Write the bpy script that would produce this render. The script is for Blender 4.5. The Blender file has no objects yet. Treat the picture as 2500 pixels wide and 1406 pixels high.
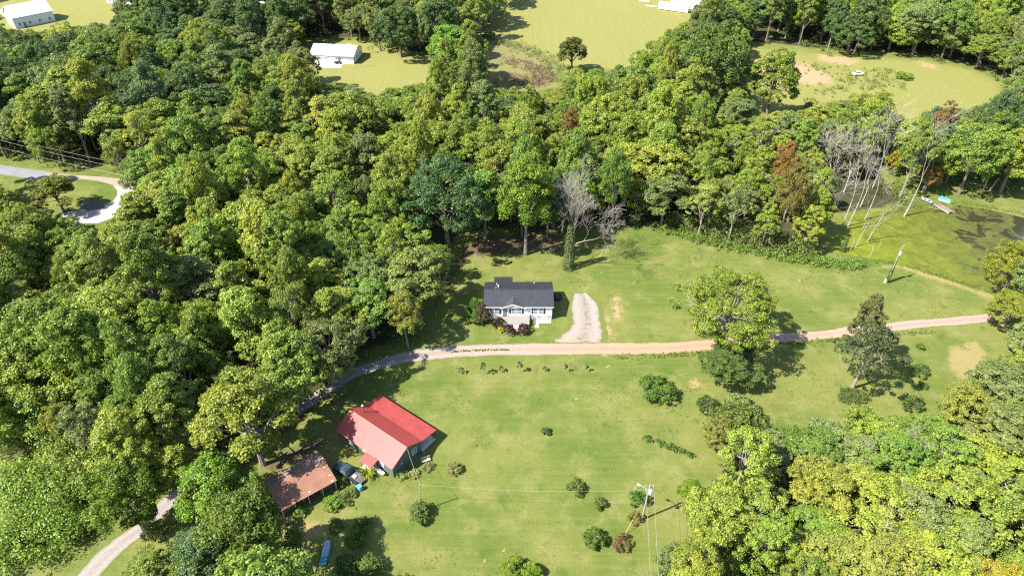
import bpy, math, random
import numpy as np
from mathutils import Vector, Matrix

# ------------------------------------------------------------------ camera, sky, sun, exposure
SC = bpy.context.scene
COL = SC.collection
F, CX, CY, TH, HC = 1667.0, 1250.0, 703.0, math.radians(38.5), 97.0
sT, cT = math.sin(TH), math.cos(TH)
cam_d = bpy.data.cameras.new('camera'); cam = bpy.data.objects.new('camera', cam_d); COL.objects.link(cam)
cam_d.sensor_width = 36.0; cam_d.lens = 36.0 * F / 2500.0; cam_d.clip_end = 6000; cam_d.clip_start = 1.0
cam.location = (0, 0, HC); cam.rotation_euler = (math.pi / 2 - TH, 0, 0)
SC.camera = cam
SUN_AZ, SUN_EL = math.radians(24), math.radians(50)          # shadows run towards +x, a little away from the camera
sun_dir = Vector((math.cos(SUN_AZ) * math.cos(SUN_EL), math.sin(SUN_AZ) * math.cos(SUN_EL), -math.sin(SUN_EL)))
W = bpy.data.worlds.new('World'); SC.world = W; W.use_nodes = True
_n = W.node_tree.nodes; _sky = _n.new('ShaderNodeTexSky'); _sky.sky_type = 'NISHITA'; _sky.sun_disc = False
_sky.sun_elevation = SUN_EL; _sky.sun_rotation = math.radians(246); _sky.altitude = 300; _sky.air_density = 1.0; _sky.dust_density = 1.0
W.node_tree.links.new(_sky.outputs[0], _n['Background'].inputs[0]); _n['Background'].inputs[1].default_value = 0.118
sun_l = bpy.data.lights.new('sun', 'SUN'); sun_l.energy = 5.0; sun_l.angle = math.radians(0.53); sun_l.color = (1.0, 0.95, 0.86)
sun = bpy.data.objects.new('sun', sun_l); COL.objects.link(sun); sun.rotation_euler = sun_dir.to_track_quat('-Z', 'Y').to_euler()
SC.view_settings.view_transform = 'Standard'; SC.view_settings.look = 'None'; SC.view_settings.gamma = 1.0
SC.view_settings.use_curve_mapping = False; SC.view_settings.exposure = 1.6
SC.cycles.max_bounces = 6; SC.cycles.diffuse_bounces = 3; SC.cycles.transmission_bounces = 3; SC.cycles.transparent_max_bounces = 4
SC.cycles.sample_clamp_indirect = 4.0; SC.cycles.use_denoising = False; SC.cycles.filter_width = 1.15

RN = random.Random(7)

def at(px, py, z=0.0):
    """point of the place, at height z, that the photograph shows at a pixel"""
    u = (px - CX) / F; v = (py - CY) / F; t = (HC - z) / (sT + v * cT)
    return Vector((u * t, (cT - v * sT) * t, z))

def pix(x, y, z):
    d = z - HC; zz = y * cT - d * sT
    return CX + F * x / zz, CY - F * (y * sT + d * cT) / zz

# ------------------------------------------------------------------ materials
MATS = {}
def nodes_of(name):
    m = bpy.data.materials.new(name); m.use_nodes = True
    return m, m.node_tree.nodes, m.node_tree.links, m.node_tree.nodes['Principled BSDF']

def mat(name, col, rough=0.7, var=0.18, scale=1.5, metal=0.0, bump=0.0, bscale=12.0, spec=0.4, col2=None, stretch=None):
    if name in MATS: return MATS[name]
    m, N, L, b = nodes_of(name)
    tc = N.new('ShaderNodeTexCoord'); vec = tc.outputs['Object']
    if stretch:
        mp = N.new('ShaderNodeMapping'); mp.inputs['Scale'].default_value = stretch
        L.new(vec, mp.inputs[0]); vec = mp.outputs[0]
    nz = N.new('ShaderNodeTexNoise'); nz.inputs['Scale'].default_value = scale; nz.inputs['Detail'].default_value = 7; nz.inputs['Roughness'].default_value = 0.65
    L.new(vec, nz.inputs['Vector'])
    rp = N.new('ShaderNodeValToRGB'); rp.color_ramp.elements[0].position = 0.3; rp.color_ramp.elements[1].position = 0.72
    c2 = col2 or tuple(min(1, c * (1 + var)) for c in col); c1 = tuple(c * (1 - var) for c in col) if not col2 else col
    rp.color_ramp.elements[0].color = (*c1, 1); rp.color_ramp.elements[1].color = (*c2, 1)
    L.new(nz.outputs['Fac'], rp.inputs[0]); L.new(rp.outputs[0], b.inputs['Base Color'])
    b.inputs['Roughness'].default_value = rough; b.inputs['Metallic'].default_value = metal; b.inputs['Specular IOR Level'].default_value = spec
    if bump:
        n2 = N.new('ShaderNodeTexNoise'); n2.inputs['Scale'].default_value = bscale; n2.inputs['Detail'].default_value = 5
        L.new(vec, n2.inputs['Vector'])
        bp = N.new('ShaderNodeBump'); bp.inputs['Strength'].default_value = bump; bp.inputs['Distance'].default_value = 0.05
        L.new(n2.outputs['Fac'], bp.inputs['Height']); L.new(bp.outputs[0], b.inputs['Normal'])
    MATS[name] = m
    return m

def siding_mat(name, col, period=0.15, rough=0.55):
    m = mat(name, col, rough, 0.05, 0.7)
    N, L = m.node_tree.nodes, m.node_tree.links; b = N['Principled BSDF']
    tc = N.new('ShaderNodeTexCoord'); sp = N.new('ShaderNodeSeparateXYZ'); L.new(tc.outputs['Object'], sp.inputs[0])
    d = N.new('ShaderNodeMath'); d.operation = 'DIVIDE'; d.inputs[1].default_value = period; L.new(sp.outputs['Z'], d.inputs[0])
    fr = N.new('ShaderNodeMath'); fr.operation = 'FRACT'; L.new(d.outputs[0], fr.inputs[0])
    bp = N.new('ShaderNodeBump'); bp.inputs['Strength'].default_value = 0.6; bp.inputs['Distance'].default_value = 0.03
    L.new(fr.outputs[0], bp.inputs['Height']); L.new(bp.outputs[0], b.inputs['Normal'])
    return m

def leaf_mat(name, trans=0.32, rough=0.5, spec=0.35):
    m, N, L, b = nodes_of(name)
    oi = N.new('ShaderNodeObjectInfo'); atn = N.new('ShaderNodeAttribute'); atn.attribute_name = 'tint'
    hs = N.new('ShaderNodeHueSaturation')
    mr = N.new('ShaderNodeMapRange'); mr.inputs[1].default_value = 0; mr.inputs[2].default_value = 1; mr.inputs[3].default_value = 0.478; mr.inputs[4].default_value = 0.522
    L.new(atn.outputs['Fac'], mr.inputs[0]); L.new(mr.outputs[0], hs.inputs['Hue'])
    mv = N.new('ShaderNodeMapRange'); mv.inputs[1].default_value = 0; mv.inputs[2].default_value = 1; mv.inputs[3].default_value = 1.35; mv.inputs[4].default_value = 0.65
    L.new(atn.outputs['Fac'], mv.inputs[0]); L.new(mv.outputs[0], hs.inputs['Value'])
    L.new(oi.outputs['Color'], hs.inputs['Color'])
    L.new(hs.outputs[0], b.inputs['Base Color']); b.inputs['Roughness'].default_value = rough; b.inputs['Specular IOR Level'].default_value = spec
    tr = N.new('ShaderNodeBsdfTranslucent'); mx = N.new('ShaderNodeMixShader'); mx.inputs[0].default_value = trans
    h2 = N.new('ShaderNodeHueSaturation'); h2.inputs['Hue'].default_value = 0.485; h2.inputs['Value'].default_value = 1.25
    L.new(hs.outputs[0], h2.inputs['Color']); L.new(h2.outputs[0], tr.inputs['Color'])
    L.new(b.outputs[0], mx.inputs[1]); L.new(tr.outputs[0], mx.inputs[2]); L.new(mx.outputs[0], N['Material Output'].inputs[0])
    return m

LEAF = leaf_mat('foliage')
BARK = mat('bark', (0.16, 0.125, 0.095), 0.9, 0.35, 3, bump=0.5)
PALEBARK = mat('pale_bark', (0.22, 0.19, 0.155), 0.9, 0.25, 2, bump=0.4)
DEADWOOD = mat('dead_wood', (0.29, 0.255, 0.22), 0.9, 0.25, 1.5)
GREYTWIG = mat('grey_twigs', (0.26, 0.225, 0.20), 0.9, 0.25, 1.5)
WHITE = mat('white_paint', (0.78, 0.78, 0.76), 0.5, 0.05)
WHITEROOF = mat('white_metal_roof', (0.80, 0.80, 0.79), 0.4, 0.05)
SIDING = siding_mat('white_siding', (0.76, 0.76, 0.75))
DKROOF = mat('charcoal_metal_roof', (0.030, 0.031, 0.037), 0.42, 0.2, 0.8, spec=0.5)
SHINGLE = mat('brown_black_shingle', (0.040, 0.034, 0.034), 0.8, 0.35, 6)
REDROOF = mat('red_metal_roof', (0.285, 0.050, 0.042), 0.5, 0.16, 0.5, spec=0.4)
RUST = mat('rusty_tin', (0.185, 0.080, 0.048), 0.65, 0.4, 0.5, col2=(0.240, 0.125, 0.082), stretch=(1, 1, 1))
DKGREEN = siding_mat('dark_green_siding', (0.10, 0.125, 0.105), 0.2)
GREYSIDE = siding_mat('grey_white_siding', (0.62, 0.65, 0.68), 0.2)
SHUTTER = mat('black_green_shutter', (0.022, 0.026, 0.024), 0.5)
DOORG = mat('sage_green_door', (0.13, 0.19, 0.16), 0.5, 0.08)
GLASS = mat('window_glass', (0.09, 0.10, 0.12), 0.08, 0.3, 0.8, spec=0.6)
DECK = mat('weathered_deck', (0.20, 0.185, 0.165), 0.85, 0.2, 3, stretch=(0.4, 6, 1))
WOOD = mat('grey_wood', (0.19, 0.155, 0.12), 0.85, 0.3, 4)
POLE = mat('pole_wood', (0.27, 0.235, 0.195), 0.9, 0.25, 3)
BLOCK = mat('foundation_block', (0.46, 0.43, 0.40), 0.85, 0.1, 3)
CONC = mat('concrete', (0.50, 0.47, 0.43), 0.85, 0.15, 0.6)
PALEC = mat('pale_concrete', (0.30, 0.29, 0.275), 0.8, 0.12, 0.6)
METAL = mat('galvanised', (0.55, 0.56, 0.58), 0.4, 0.1, 2, metal=0.6)
BLACK = mat('black_rubber', (0.018, 0.018, 0.018), 0.7)
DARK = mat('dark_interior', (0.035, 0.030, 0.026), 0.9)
TRUCKP = mat('dark_teal_paint', (0.018, 0.038, 0.040), 0.22, 0.1, 1, spec=0.6)
BEDL = mat('bed_liner', (0.075, 0.07, 0.07), 0.75, 0.3, 5)
CHROME = mat('chrome', (0.6, 0.6, 0.6), 0.2, 0.05, 1, metal=0.9)
LIGHTR = mat('red_lens', (0.35, 0.02, 0.02), 0.3)
LIGHTW = mat('clear_lens', (0.7, 0.7, 0.68), 0.2)
BLUEB = mat('blue_plastic', (0.13, 0.42, 0.62), 0.45, 0.12, 3)
CYAN = mat('cyan_plastic', (0.06, 0.50, 0.66), 0.45, 0.15, 3)
BOATG = mat('blue_grey_hull', (0.22, 0.29, 0.42), 0.4, 0.12, 1)
TEAL = mat('teal_paint', (0.02, 0.22, 0.22), 0.4, 0.12, 1)
YELLOW = mat('yellow_guard', (0.75, 0.45, 0.04), 0.5)
WIRE = mat('wire', (0.30, 0.29, 0.28), 0.5)
DKWIRE = mat('dark_wire', (0.05, 0.05, 0.05), 0.6)
GREYROOF = mat('light_grey_roof', (0.42, 0.45, 0.47), 0.6, 0.06, 0.8)
BROWNR = mat('brown_shingle', (0.19, 0.15, 0.12), 0.85, 0.2, 3)
BRICK = mat('red_brown_wall', (0.20, 0.11, 0.08), 0.85, 0.2, 3)
PALEW = mat('pale_weathered_lumber', (0.50, 0.43, 0.36), 0.85, 0.2, 2)

# ------------------------------------------------------------------ object helpers
class MB:
    def __init__(s): s.v = []; s.f = []; s.m = []
    def add(s, vs, fs, mi=0):
        o = len(s.v); s.v += [tuple(p) for p in vs]; s.f += [tuple(i + o for i in f) for f in fs]; s.m += [mi] * len(fs); return s
    def box(s, x0, x1, y0, y1, z0, z1, mi=0, M=None):
        vs = [Vector(p) for p in ((x0, y0, z0), (x1, y0, z0), (x1, y1, z0), (x0, y1, z0), (x0, y0, z1), (x1, y0, z1), (x1, y1, z1), (x0, y1, z1))]
        if M: vs = [M @ p for p in vs]
        return s.add(vs, [(0, 3, 2, 1), (4, 5, 6, 7), (0, 1, 5, 4), (1, 2, 6, 5), (2, 3, 7, 6), (3, 0, 4, 7)], mi)
    def slab(s, q, n, t, mi=0):
        """quad q thickened by t along -n"""
        q = [Vector(p) for p in q]; n = Vector(n).normalized(); k = len(q)
        vs = q + [p - n * t for p in q]
        fs = [tuple(range(k)), tuple(reversed(range(k, 2 * k)))] + [(i, i + k, (i + 1) % k + k, (i + 1) % k) for i in range(k)]
        return s.add(vs, fs, mi)
    def tube(s, pts, rs, n=6, mi=0, cap=True):
        pts = [Vector(p) for p in pts]
        if not hasattr(rs, '__len__'): rs = [rs] * len(pts)
        base = len(s.v); last = None
        for i, p in enumerate(pts):
            d = (pts[min(i + 1, len(pts) - 1)] - pts[max(i - 1, 0)]).normalized()
            ref = Vector((0, 0, 1)) if abs(d.z) < 0.9 else Vector((1, 0, 0))
            a = d.cross(ref).normalized(); b = d.cross(a)
            for k in range(n):
                w = 2 * math.pi * k / n; s.v.append(tuple(p + (a * math.cos(w) + b * math.sin(w)) * rs[i]))
        for i in range(len(pts) - 1):
            for k in range(n):
                q = base + i * n
                s.f.append((q + k, q + (k + 1) % n, q + n + (k + 1) % n, q + n + k)); s.m.append(mi)
        if cap:
            s.f.append(tuple(base + k for k in range(n))); s.m.append(mi)
            e = base + (len(pts) - 1) * n; s.f.append(tuple(e + k for k in reversed(range(n)))); s.m.append(mi)
        return s
    def loft(s, rings, mi=0, closed=True, cap=True):
        base = len(s.v); n = len(rings[0])
        for r in rings: s.v += [tuple(p) for p in r]
        for i in range(len(rings) - 1):
            for k in range(n if closed else n - 1):
                q = base + i * n
                s.f.append((q + k, q + (k + 1) % n, q + n + (k + 1) % n, q + n + k)); s.m.append(mi)
        if cap:
            s.f.append(tuple(base + k for k in reversed(range(n)))); s.m.append(mi)
            e = base + (len(rings) - 1) * n; s.f.append(tuple(e + k for k in range(n))); s.m.append(mi)
        return s
    def mesh(s, name, mats):
        me = bpy.data.meshes.new(name); me.from_pydata(s.v, [], s.f)
        for m in (mats if isinstance(mats, (list, tuple)) else [mats]): me.materials.append(m)
        me.polygons.foreach_set('material_index', s.m); me.update(); return me
    def build(s, name, mats, parent=None, loc=None, rz=0.0, bevel=0.0, smooth=False):
        o = bpy.data.objects.new(name, s.mesh(name, mats)); COL.objects.link(o)
        if parent: o.parent = parent
        if loc is not None: o.location = loc
        if rz: o.rotation_euler = (0, 0, rz)
        if bevel:
            md = o.modifiers.new('bevel', 'BEVEL'); md.width = bevel; md.segments = 2; md.limit_method = 'ANGLE'
        if smooth:
            for p in o.data.polygons: p.use_smooth = True
        return o

def link(name, data, parent=None, loc=None):
    o = bpy.data.objects.new(name, data); COL.objects.link(o)
    if parent: o.parent = parent
    if loc is not None: o.location = loc
    return o

def tag(o, label, cat, group=None):
    o['label'] = label; o['category'] = cat
    if group: o['group'] = group
    return o

def thing(name, label, cat, loc=(0, 0, 0), rz=0.0, group=None):
    o = link(name, None); o.location = loc; o.rotation_euler = (0, 0, rz); o.empty_display_size = 0.3
    return tag(o, label, cat, group)

def copy_tree(o, parent=None):
    c = o.copy(); COL.objects.link(c); c.parent = parent
    for ch in o.children: copy_tree(ch, c)
    return c

def structure(o, label=None):
    o['kind'] = 'structure'
    if label: o['label'] = label
    return o

# ------------------------------------------------------------------ polygons on the ground
def gp(pts, z=0.0): return np.array([tuple(at(x, y, z))[:2] for x, y in pts])

def inside(poly, X, Y):
    r = np.zeros(X.shape, bool); n = len(poly)
    for i in range(n):
        x0, y0 = poly[i]; x1, y1 = poly[(i + 1) % n]
        if y0 == y1: continue
        r ^= ((y0 > Y) != (y1 > Y)) & (X < (x1 - x0) * (Y - y0) / (y1 - y0) + x0)
    return r

def sdf(poly, X, Y, reach=9.0):
    """signed distance, negative inside, only evaluated near the polygon"""
    out = np.full(X.shape, 99.0)
    b = (X > poly[:, 0].min() - reach) & (X < poly[:, 0].max() + reach) & (Y > poly[:, 1].min() - reach) & (Y < poly[:, 1].max() + reach)
    x, y = X[b], Y[b]; d = np.full(x.shape, 1e9); n = len(poly)
    for i in range(n):
        a = poly[i]; e = poly[(i + 1) % n] - a; l2 = max(e @ e, 1e-9)
        t = np.clip(((x - a[0]) * e[0] + (y - a[1]) * e[1]) / l2, 0, 1)
        d = np.minimum(d, (x - a[0] - t * e[0]) ** 2 + (y - a[1] - t * e[1]) ** 2)
    d = np.sqrt(d); d[inside(poly, x, y)] *= -1; out[b] = d
    return out

CLEAR = {  # open ground as seen in the photograph
    'lawn': [(855, 925), (900, 885), (1000, 850), (1050, 800), (1045, 765), (1080, 700), (1105, 650), (1140, 595), (1200, 578), (1372, 600), (1400, 565), (1450, 580), (1560, 575), (1640, 562), (1700, 580), (1800, 610), (1900, 625), (1960, 630), (1990, 590), (2060, 540), (2180, 525), (2260, 490), (2320, 475), (2380, 480), (2430, 470), (2560, 470), (2560, 560), (2440, 580), (2420, 700), (2440, 760), (2480, 790), (2460, 850), (2400, 900), (2310, 950), (2285, 995), (2200, 1010), (2100, 1005), (2000, 1030), (1930, 1045), (1880, 1000), (1790, 955), (1740, 985), (1745, 1080), (1700, 1115), (1665, 1180), (1655, 1260), (1610, 1290), (1600, 1440), (940, 1440), (935, 1340), (960, 1290), (880, 1260), (860, 1390), (700, 1400), (690, 1290), (645, 1230), (650, 1150), (700, 1105), (775, 1060), (815, 1000)],
    'lane': [(205, 1420), (300, 1300), (345, 1275), (385, 1230), (430, 1195), (455, 1245), (400, 1290), (350, 1310), (310, 1350), (250, 1420)],
    'kudzu': [(-20, 1150), (60, 1100), (150, 1110), (230, 1210), (300, 1295), (205, 1420), (-20, 1420)],
    'cul_de_sac': [(-20, 385), (60, 393), (190, 422), (305, 432), (318, 475), (290, 525), (215, 527), (205, 505), (90, 505), (0, 450)],
    'garage_lawn': [(748, 105), (882, 105), (905, 138), (1000, 145), (1055, 152), (1072, 185), (1030, 190), (960, 205), (900, 218), (860, 205), (800, 190), (775, 165)],
    'field': [(1290, -30), (1205, 38), (1215, 75), (1190, 100), (1185, 160), (1195, 208), (1290, 215), (1362, 200), (1375, 150), (1440, 150), (1540, 160), (1572, 110), (1660, 60), (1690, 45), (1720, -30)],
    'right_field': [(1815, 115), (1870, 108), (1990, 132), (2080, 138), (2180, 138), (2240, 148), (2300, 162), (2380, 178), (2442, 200), (2440, 240), (2380, 262), (2300, 245), (2240, 300), (2200, 275), (2150, 205), (2080, 228), (2010, 245), (1835, 275), (1815, 200)],
    'far_left': [(-60, -30), (290, -30), (285, 42), (200, 58), (120, 62), (118, 62), (20, 66), (-60, 70)],
}
CLEARP = {k: np.array(v, float) for k, v in CLEAR.items()}
POND = gp([(1995, 580), (2050, 535), (2110, 515), (2200, 514), (2262, 506), (2300, 512), (2345, 500), (2400, 508), (2480, 525), (2600, 560), (2680, 640), (2560, 735), (2440, 712), (2380, 703), (2300, 676), (2215, 650), (2140, 632), (2070, 622), (2010, 612)])
LAWNS = [gp(CLEAR['lawn']), gp(CLEAR['lane']), gp([(-60, 380), (60, 385), (190, 415), (330, 425), (340, 480), (300, 540), (200, 540), (0, 520), (-60, 480)]),
         gp([(720, 100), (905, 100), (1000, 135), (1080, 140), (1090, 200), (1060, 235), (900, 240), (780, 200)]),
         gp([(1300, -60), (1180, 30), (1215, 85), (1300, 118), (1365, 160), (1560, 175), (1600, 110), (1720, 60), (1760, -60)]),
         gp([(1800, 105), (1990, 125), (2250, 140), (2400, 170), (2470, 205), (2470, 260), (2330, 290), (2260, 330), (2200, 300), (2050, 260), (1820, 300)]),
         gp([(-300, -60), (320, -60), (310, 60), (200, 75), (-300, 90)]),
         gp([(2150, 330), (2330, 330), (2420, 470), (2330, 490), (2210, 470), (2170, 400)]), gp([(-60, 1150), (250, 1190), (480, 1190), (700, 1400), (400, 1500), (-60, 1500)]), gp([(1180, 90), (1230, 80), (1380, 150), (1380, 230), (1180, 240)]), gp([(1780, 250), (2100, 240), (2500, 220), (2600, 480), (2250, 480), (2150, 330), (1800, 320)]), gp([(1640, 1130), (1760, 1080), (1790, 950), (1920, 1030), (2330, 960), (2500, 830), (2560, 900), (2350, 1080), (1900, 1130), (1700, 1300), (1640, 1440), (1580, 1440), (1600, 1280)])]
DRYP = LAWNS[4:7] + [LAWNS[3]]
DIRT = [gp([(1125, 600), (1200, 570), (1380, 570), (1375, 615), (1300, 620), (1140, 630), (1085, 720), (1060, 760), (1065, 700)]),
        gp([(640, 1140), (700, 1095), (790, 1060), (815, 1085), (770, 1110), (660, 1165)]),
        gp([(690, 1310), (740, 1290), (760, 1330), (730, 1390), (690, 1390)])]
CLAY = [gp(p) for p in ([(1815, 145), (1870, 138), (1960, 150), (2040, 190), (2030, 210), (1940, 205), (1840, 182)], [(1985, 130), (2040, 135), (2095, 145), (2090, 162), (2000, 150)], [(1960, 165), (2035, 190), (2030, 205), (1965, 198)], [(1490, 728), (1515, 728), (1522, 780), (1500, 780)], [(2240, 148), (2290, 160), (2285, 172), (2245, 160)], [(1660, 850), (1700, 835), (1700, 850), (1665, 862)], [(1680, 930), (1700, 920), (1725, 940), (1705, 955)], [(2090, 225), (2125, 225), (2120, 236)], [(1470, 775), (1490, 770), (1500, 835), (1475, 835)])]
PALE = [gp(p) for p in ([(2320, 845), (2380, 830), (2410, 860), (2400, 920), (2340, 925), (2312, 890)], [(2130, 655), (2200, 640), (2300, 675), (2420, 720), (2440, 735), (2300, 690), (2200, 655)], [(1190, 95), (1230, 85), (1350, 150), (1365, 190), (1290, 180)], [(660, 1250), (760, 1270), (820, 1285), (800, 1305), (700, 1330)])]
WEED = [gp([(1185, 100), (1215, 82), (1345, 145), (1365, 210), (1290, 225), (1190, 215)])]

# ------------------------------------------------------------------ ground
xs = np.concatenate([[-2500, -1200, -700, -440], np.arange(-320, -110, 2.0), np.arange(-110, 165, 0.6), np.arange(165, 322, 2.0), [440, 700, 1200, 2500]])
ys = np.concatenate([[-300, -120, -40, 0, 20], np.arange(34, 176, 0.6), np.arange(176, 410, 1.5), [430, 470, 540, 660, 900, 1500, 3500]])
GX, GY = np.meshgrid(xs, ys); gx, gy = GX.ravel(), GY.ravel(); nx, ny = len(xs), len(ys)
lawn_a = np.zeros(gx.shape); dry_a = lawn_a.copy(); dirt_a = lawn_a.copy(); clay_a = lawn_a.copy(); pale_a = lawn_a.copy(); weed_a = lawn_a.copy()
for p in LAWNS: lawn_a = np.maximum(lawn_a, np.clip(0.5 - (sdf(p, gx, gy, 14) - 4.0) / 8.0, 0, 1))
for p, kd in zip(DRYP, (1, .62, 1, 1)): dry_a = np.maximum(dry_a, kd * np.clip(0.5 - sdf(p, gx, gy, 12) / 12.0, 0, 1))
for p in DIRT: dirt_a = np.maximum(dirt_a, np.clip(0.5 - sdf(p, gx, gy) / 5.0, 0, 1))
for i_, p in enumerate(CLAY): clay_a = np.maximum(clay_a, np.clip(0.5 - sdf(p, gx, gy) / (9.0 if i_ in (0, 1, 2, 4, 7) else 5.0), 0, 1))
for p in PALE: pale_a = np.maximum(pale_a, np.clip(0.5 - sdf(p, gx, gy) / 4.0, 0, 1))
for p in WEED: weed_a = np.maximum(weed_a, np.clip(0.5 - sdf(p, gx, gy) / 6.0, 0, 1))
ps = sdf(POND, gx, gy)
gz = -0.75 * np.clip((-ps + 0.6) / 3.0, 0, 1)
me = bpy.data.meshes.new('ground')
me.vertices.add(nx * ny); me.vertices.foreach_set('co', np.column_stack([gx, gy, gz]).ravel())
ii = (np.arange(ny - 1)[:, None] * nx + np.arange(nx - 1)[None, :]).ravel()
qd = np.column_stack([ii, ii + 1, ii + nx + 1, ii + nx])
me.loops.add(qd.size); me.loops.foreach_set('vertex_index', qd.ravel()); me.polygons.add(len(qd)); me.polygons.foreach_set('loop_start', np.arange(len(qd)) * 4)
me.update()
for nme, arr in (('lawn', lawn_a), ('dry', dry_a), ('dirt', dirt_a), ('clay', clay_a), ('pale', pale_a), ('weed', weed_a)):
    me.attributes.new(nme, 'FLOAT', 'POINT').data.foreach_set('value', arr.astype(np.float32))

def ground_material():
    m, N, L, b = nodes_of('grass_and_forest_floor')
    geo = N.new('ShaderNodeNewGeometry'); P = geo.outputs['Position']
    def attr(n):
        a = N.new('ShaderNodeAttribute'); a.attribute_name = n; return a.outputs['Fac']
    def noise(s, d=6, r=0.6, v=None, dist=0.0):
        n = N.new('ShaderNodeTexNoise'); n.inputs['Scale'].default_value = s; n.inputs['Detail'].default_value = d; n.inputs['Roughness'].default_value = r
        n.inputs['Distortion'].default_value = dist
        L.new(v or P, n.inputs['Vector']); return n.outputs['Fac']
    def math_(op, a, c):
        n = N.new('ShaderNodeMath'); n.operation = op
        for i, q in enumerate((a, c)):
            if isinstance(q, (int, float)): n.inputs[i].default_value = q
            else: L.new(q, n.inputs[i])
        return n.outputs[0]
    def step(v, lo, hi):
        n = N.new('ShaderNodeMapRange'); n.interpolation_type = 'SMOOTHSTEP'; n.inputs[1].default_value = lo; n.inputs[2].default_value = hi
        L.new(v, n.inputs[0]); return n.outputs[0]
    def mix(f, a, c):
        n = N.new('ShaderNodeMix'); n.data_type = 'RGBA'; L.new(f, n.inputs[0])
        for i, q in ((6, a), (7, c)):
            if isinstance(q, tuple): n.inputs[i].default_value = (*q, 1)
            else: L.new(q, n.inputs[i])
        return n.outputs[2]
    def scaled(sx, sy, rot=0.0):
        n = N.new('ShaderNodeMapping'); n.inputs['Scale'].default_value = (sx, sy, 1); n.inputs['Rotation'].default_value = (0, 0, rot); L.new(P, n.inputs[0]); return n.outputs[0]
    edge = math_('MULTIPLY', math_('SUBTRACT', noise(0.5, 8, 0.7), 0.5), 0.9)
    litter = mix(noise(0.35, 8, 0.7), (0.020, 0.030, 0.009), (0.066, 0.058, 0.028))
    # grass: green to yellow patches over several scales, fine blades, mown lines
    g1 = mix(step(noise(0.05, 5, 0.6), 0.36, 0.64), (0.075, 0.107, 0.019), (0.135, 0.143, 0.037))
    g2 = mix(math_('MULTIPLY', step(noise(0.2, 7, 0.75), 0.47, 0.72), 0.8), g1, (0.177, 0.167, 0.065))
    g3 = mix(math_('MULTIPLY', step(noise(0.33, 5, 0.65, scaled(1, 1, 1.1)), 0.52, 0.74), 0.8), g2, (0.047, 0.082, 0.013))
    mow = noise(1.0, 3, 0.5, scaled(0.06, 1.1, 0.13), 0.5)
    g4 = mix(math_('MULTIPLY', step(mow, 0.44, 0.64), 0.22), g3, (0.164, 0.159, 0.055))
    mow2 = noise(1.0, 2, 0.5, scaled(1.2, 0.03, 0.55), 0.2)
    dryc = mix(math_('MULTIPLY', step(mow2, 0.45, 0.62), 0.35), mix(noise(0.05, 5, 0.6), (0.202, 0.186, 0.061), (0.164, 0.170, 0.044)), (0.220, 0.197, 0.078))
    dfac = step(math_('ADD', attr('dry'), math_('MULTIPLY', edge, 0.5)), 0.3, 0.7)
    grass = mix(dfac, g4, dryc)
    fine = noise(3.6, 6, 0.8)
    grass = mix(math_('MULTIPLY', step(fine, 0.40, 0.68), 0.55), grass, (0.050, 0.069, 0.013))
    spots = math_('MULTIPLY', step(noise(0.55, 3, 0.5), 0.70, 0.76), 0.75)
    grass = mix(spots, grass, (0.274, 0.205, 0.091))
    pf = step(math_('ADD', attr('pale'), edge), 0.35, 0.75)
    grass = mix(math_('MULTIPLY', pf, 0.85), grass, mix(noise(0.8, 6), (0.228, 0.194, 0.076), (0.190, 0.137, 0.068)))
    wf = step(math_('ADD', attr('weed'), edge), 0.3, 0.7)
    grass = mix(wf, grass, mix(noise(0.3, 6, 0.7), (0.13, 0.155, 0.04), (0.152, 0.110, 0.061)))
    df = step(math_('ADD', attr('dirt'), math_('MULTIPLY', edge, 2.4)), 0.45, 0.85)
    grass = mix(df, grass, mix(noise(0.7, 6, 0.7), (0.046, 0.038, 0.022), (0.112, 0.082, 0.050)))
    lf = step(math_('ADD', attr('lawn'), math_('MULTIPLY', edge, 0.55)), 0.40, 0.60)
    col = mix(lf, litter, grass)
    cf = step(math_('ADD', attr('clay'), math_('MULTIPLY', math_('SUBTRACT', noise(0.45, 9, 0.8), 0.5), 2.4)), 0.42, 0.85)
    col = mix(math_('MULTIPLY', cf, 0.9), col, mix(noise(0.6, 6, 0.7), (0.274, 0.163, 0.095), (0.304, 0.213, 0.137)))
    L.new(col, b.inputs['Base Color']); b.inputs['Roughness'].default_value = 0.95; b.inputs['Specular IOR Level'].default_value = 0.1
    bp = N.new('ShaderNodeBump'); bp.inputs['Strength'].default_value = 0.5; bp.inputs['Distance'].default_value = 0.12
    L.new(noise(3.2, 6, 0.75), bp.inputs['Height']); L.new(bp.outputs[0], b.inputs['Normal'])
    return m
me.materials.append(ground_material())
structure(link('ground', me), 'mown grass and shaded forest floor')

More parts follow.
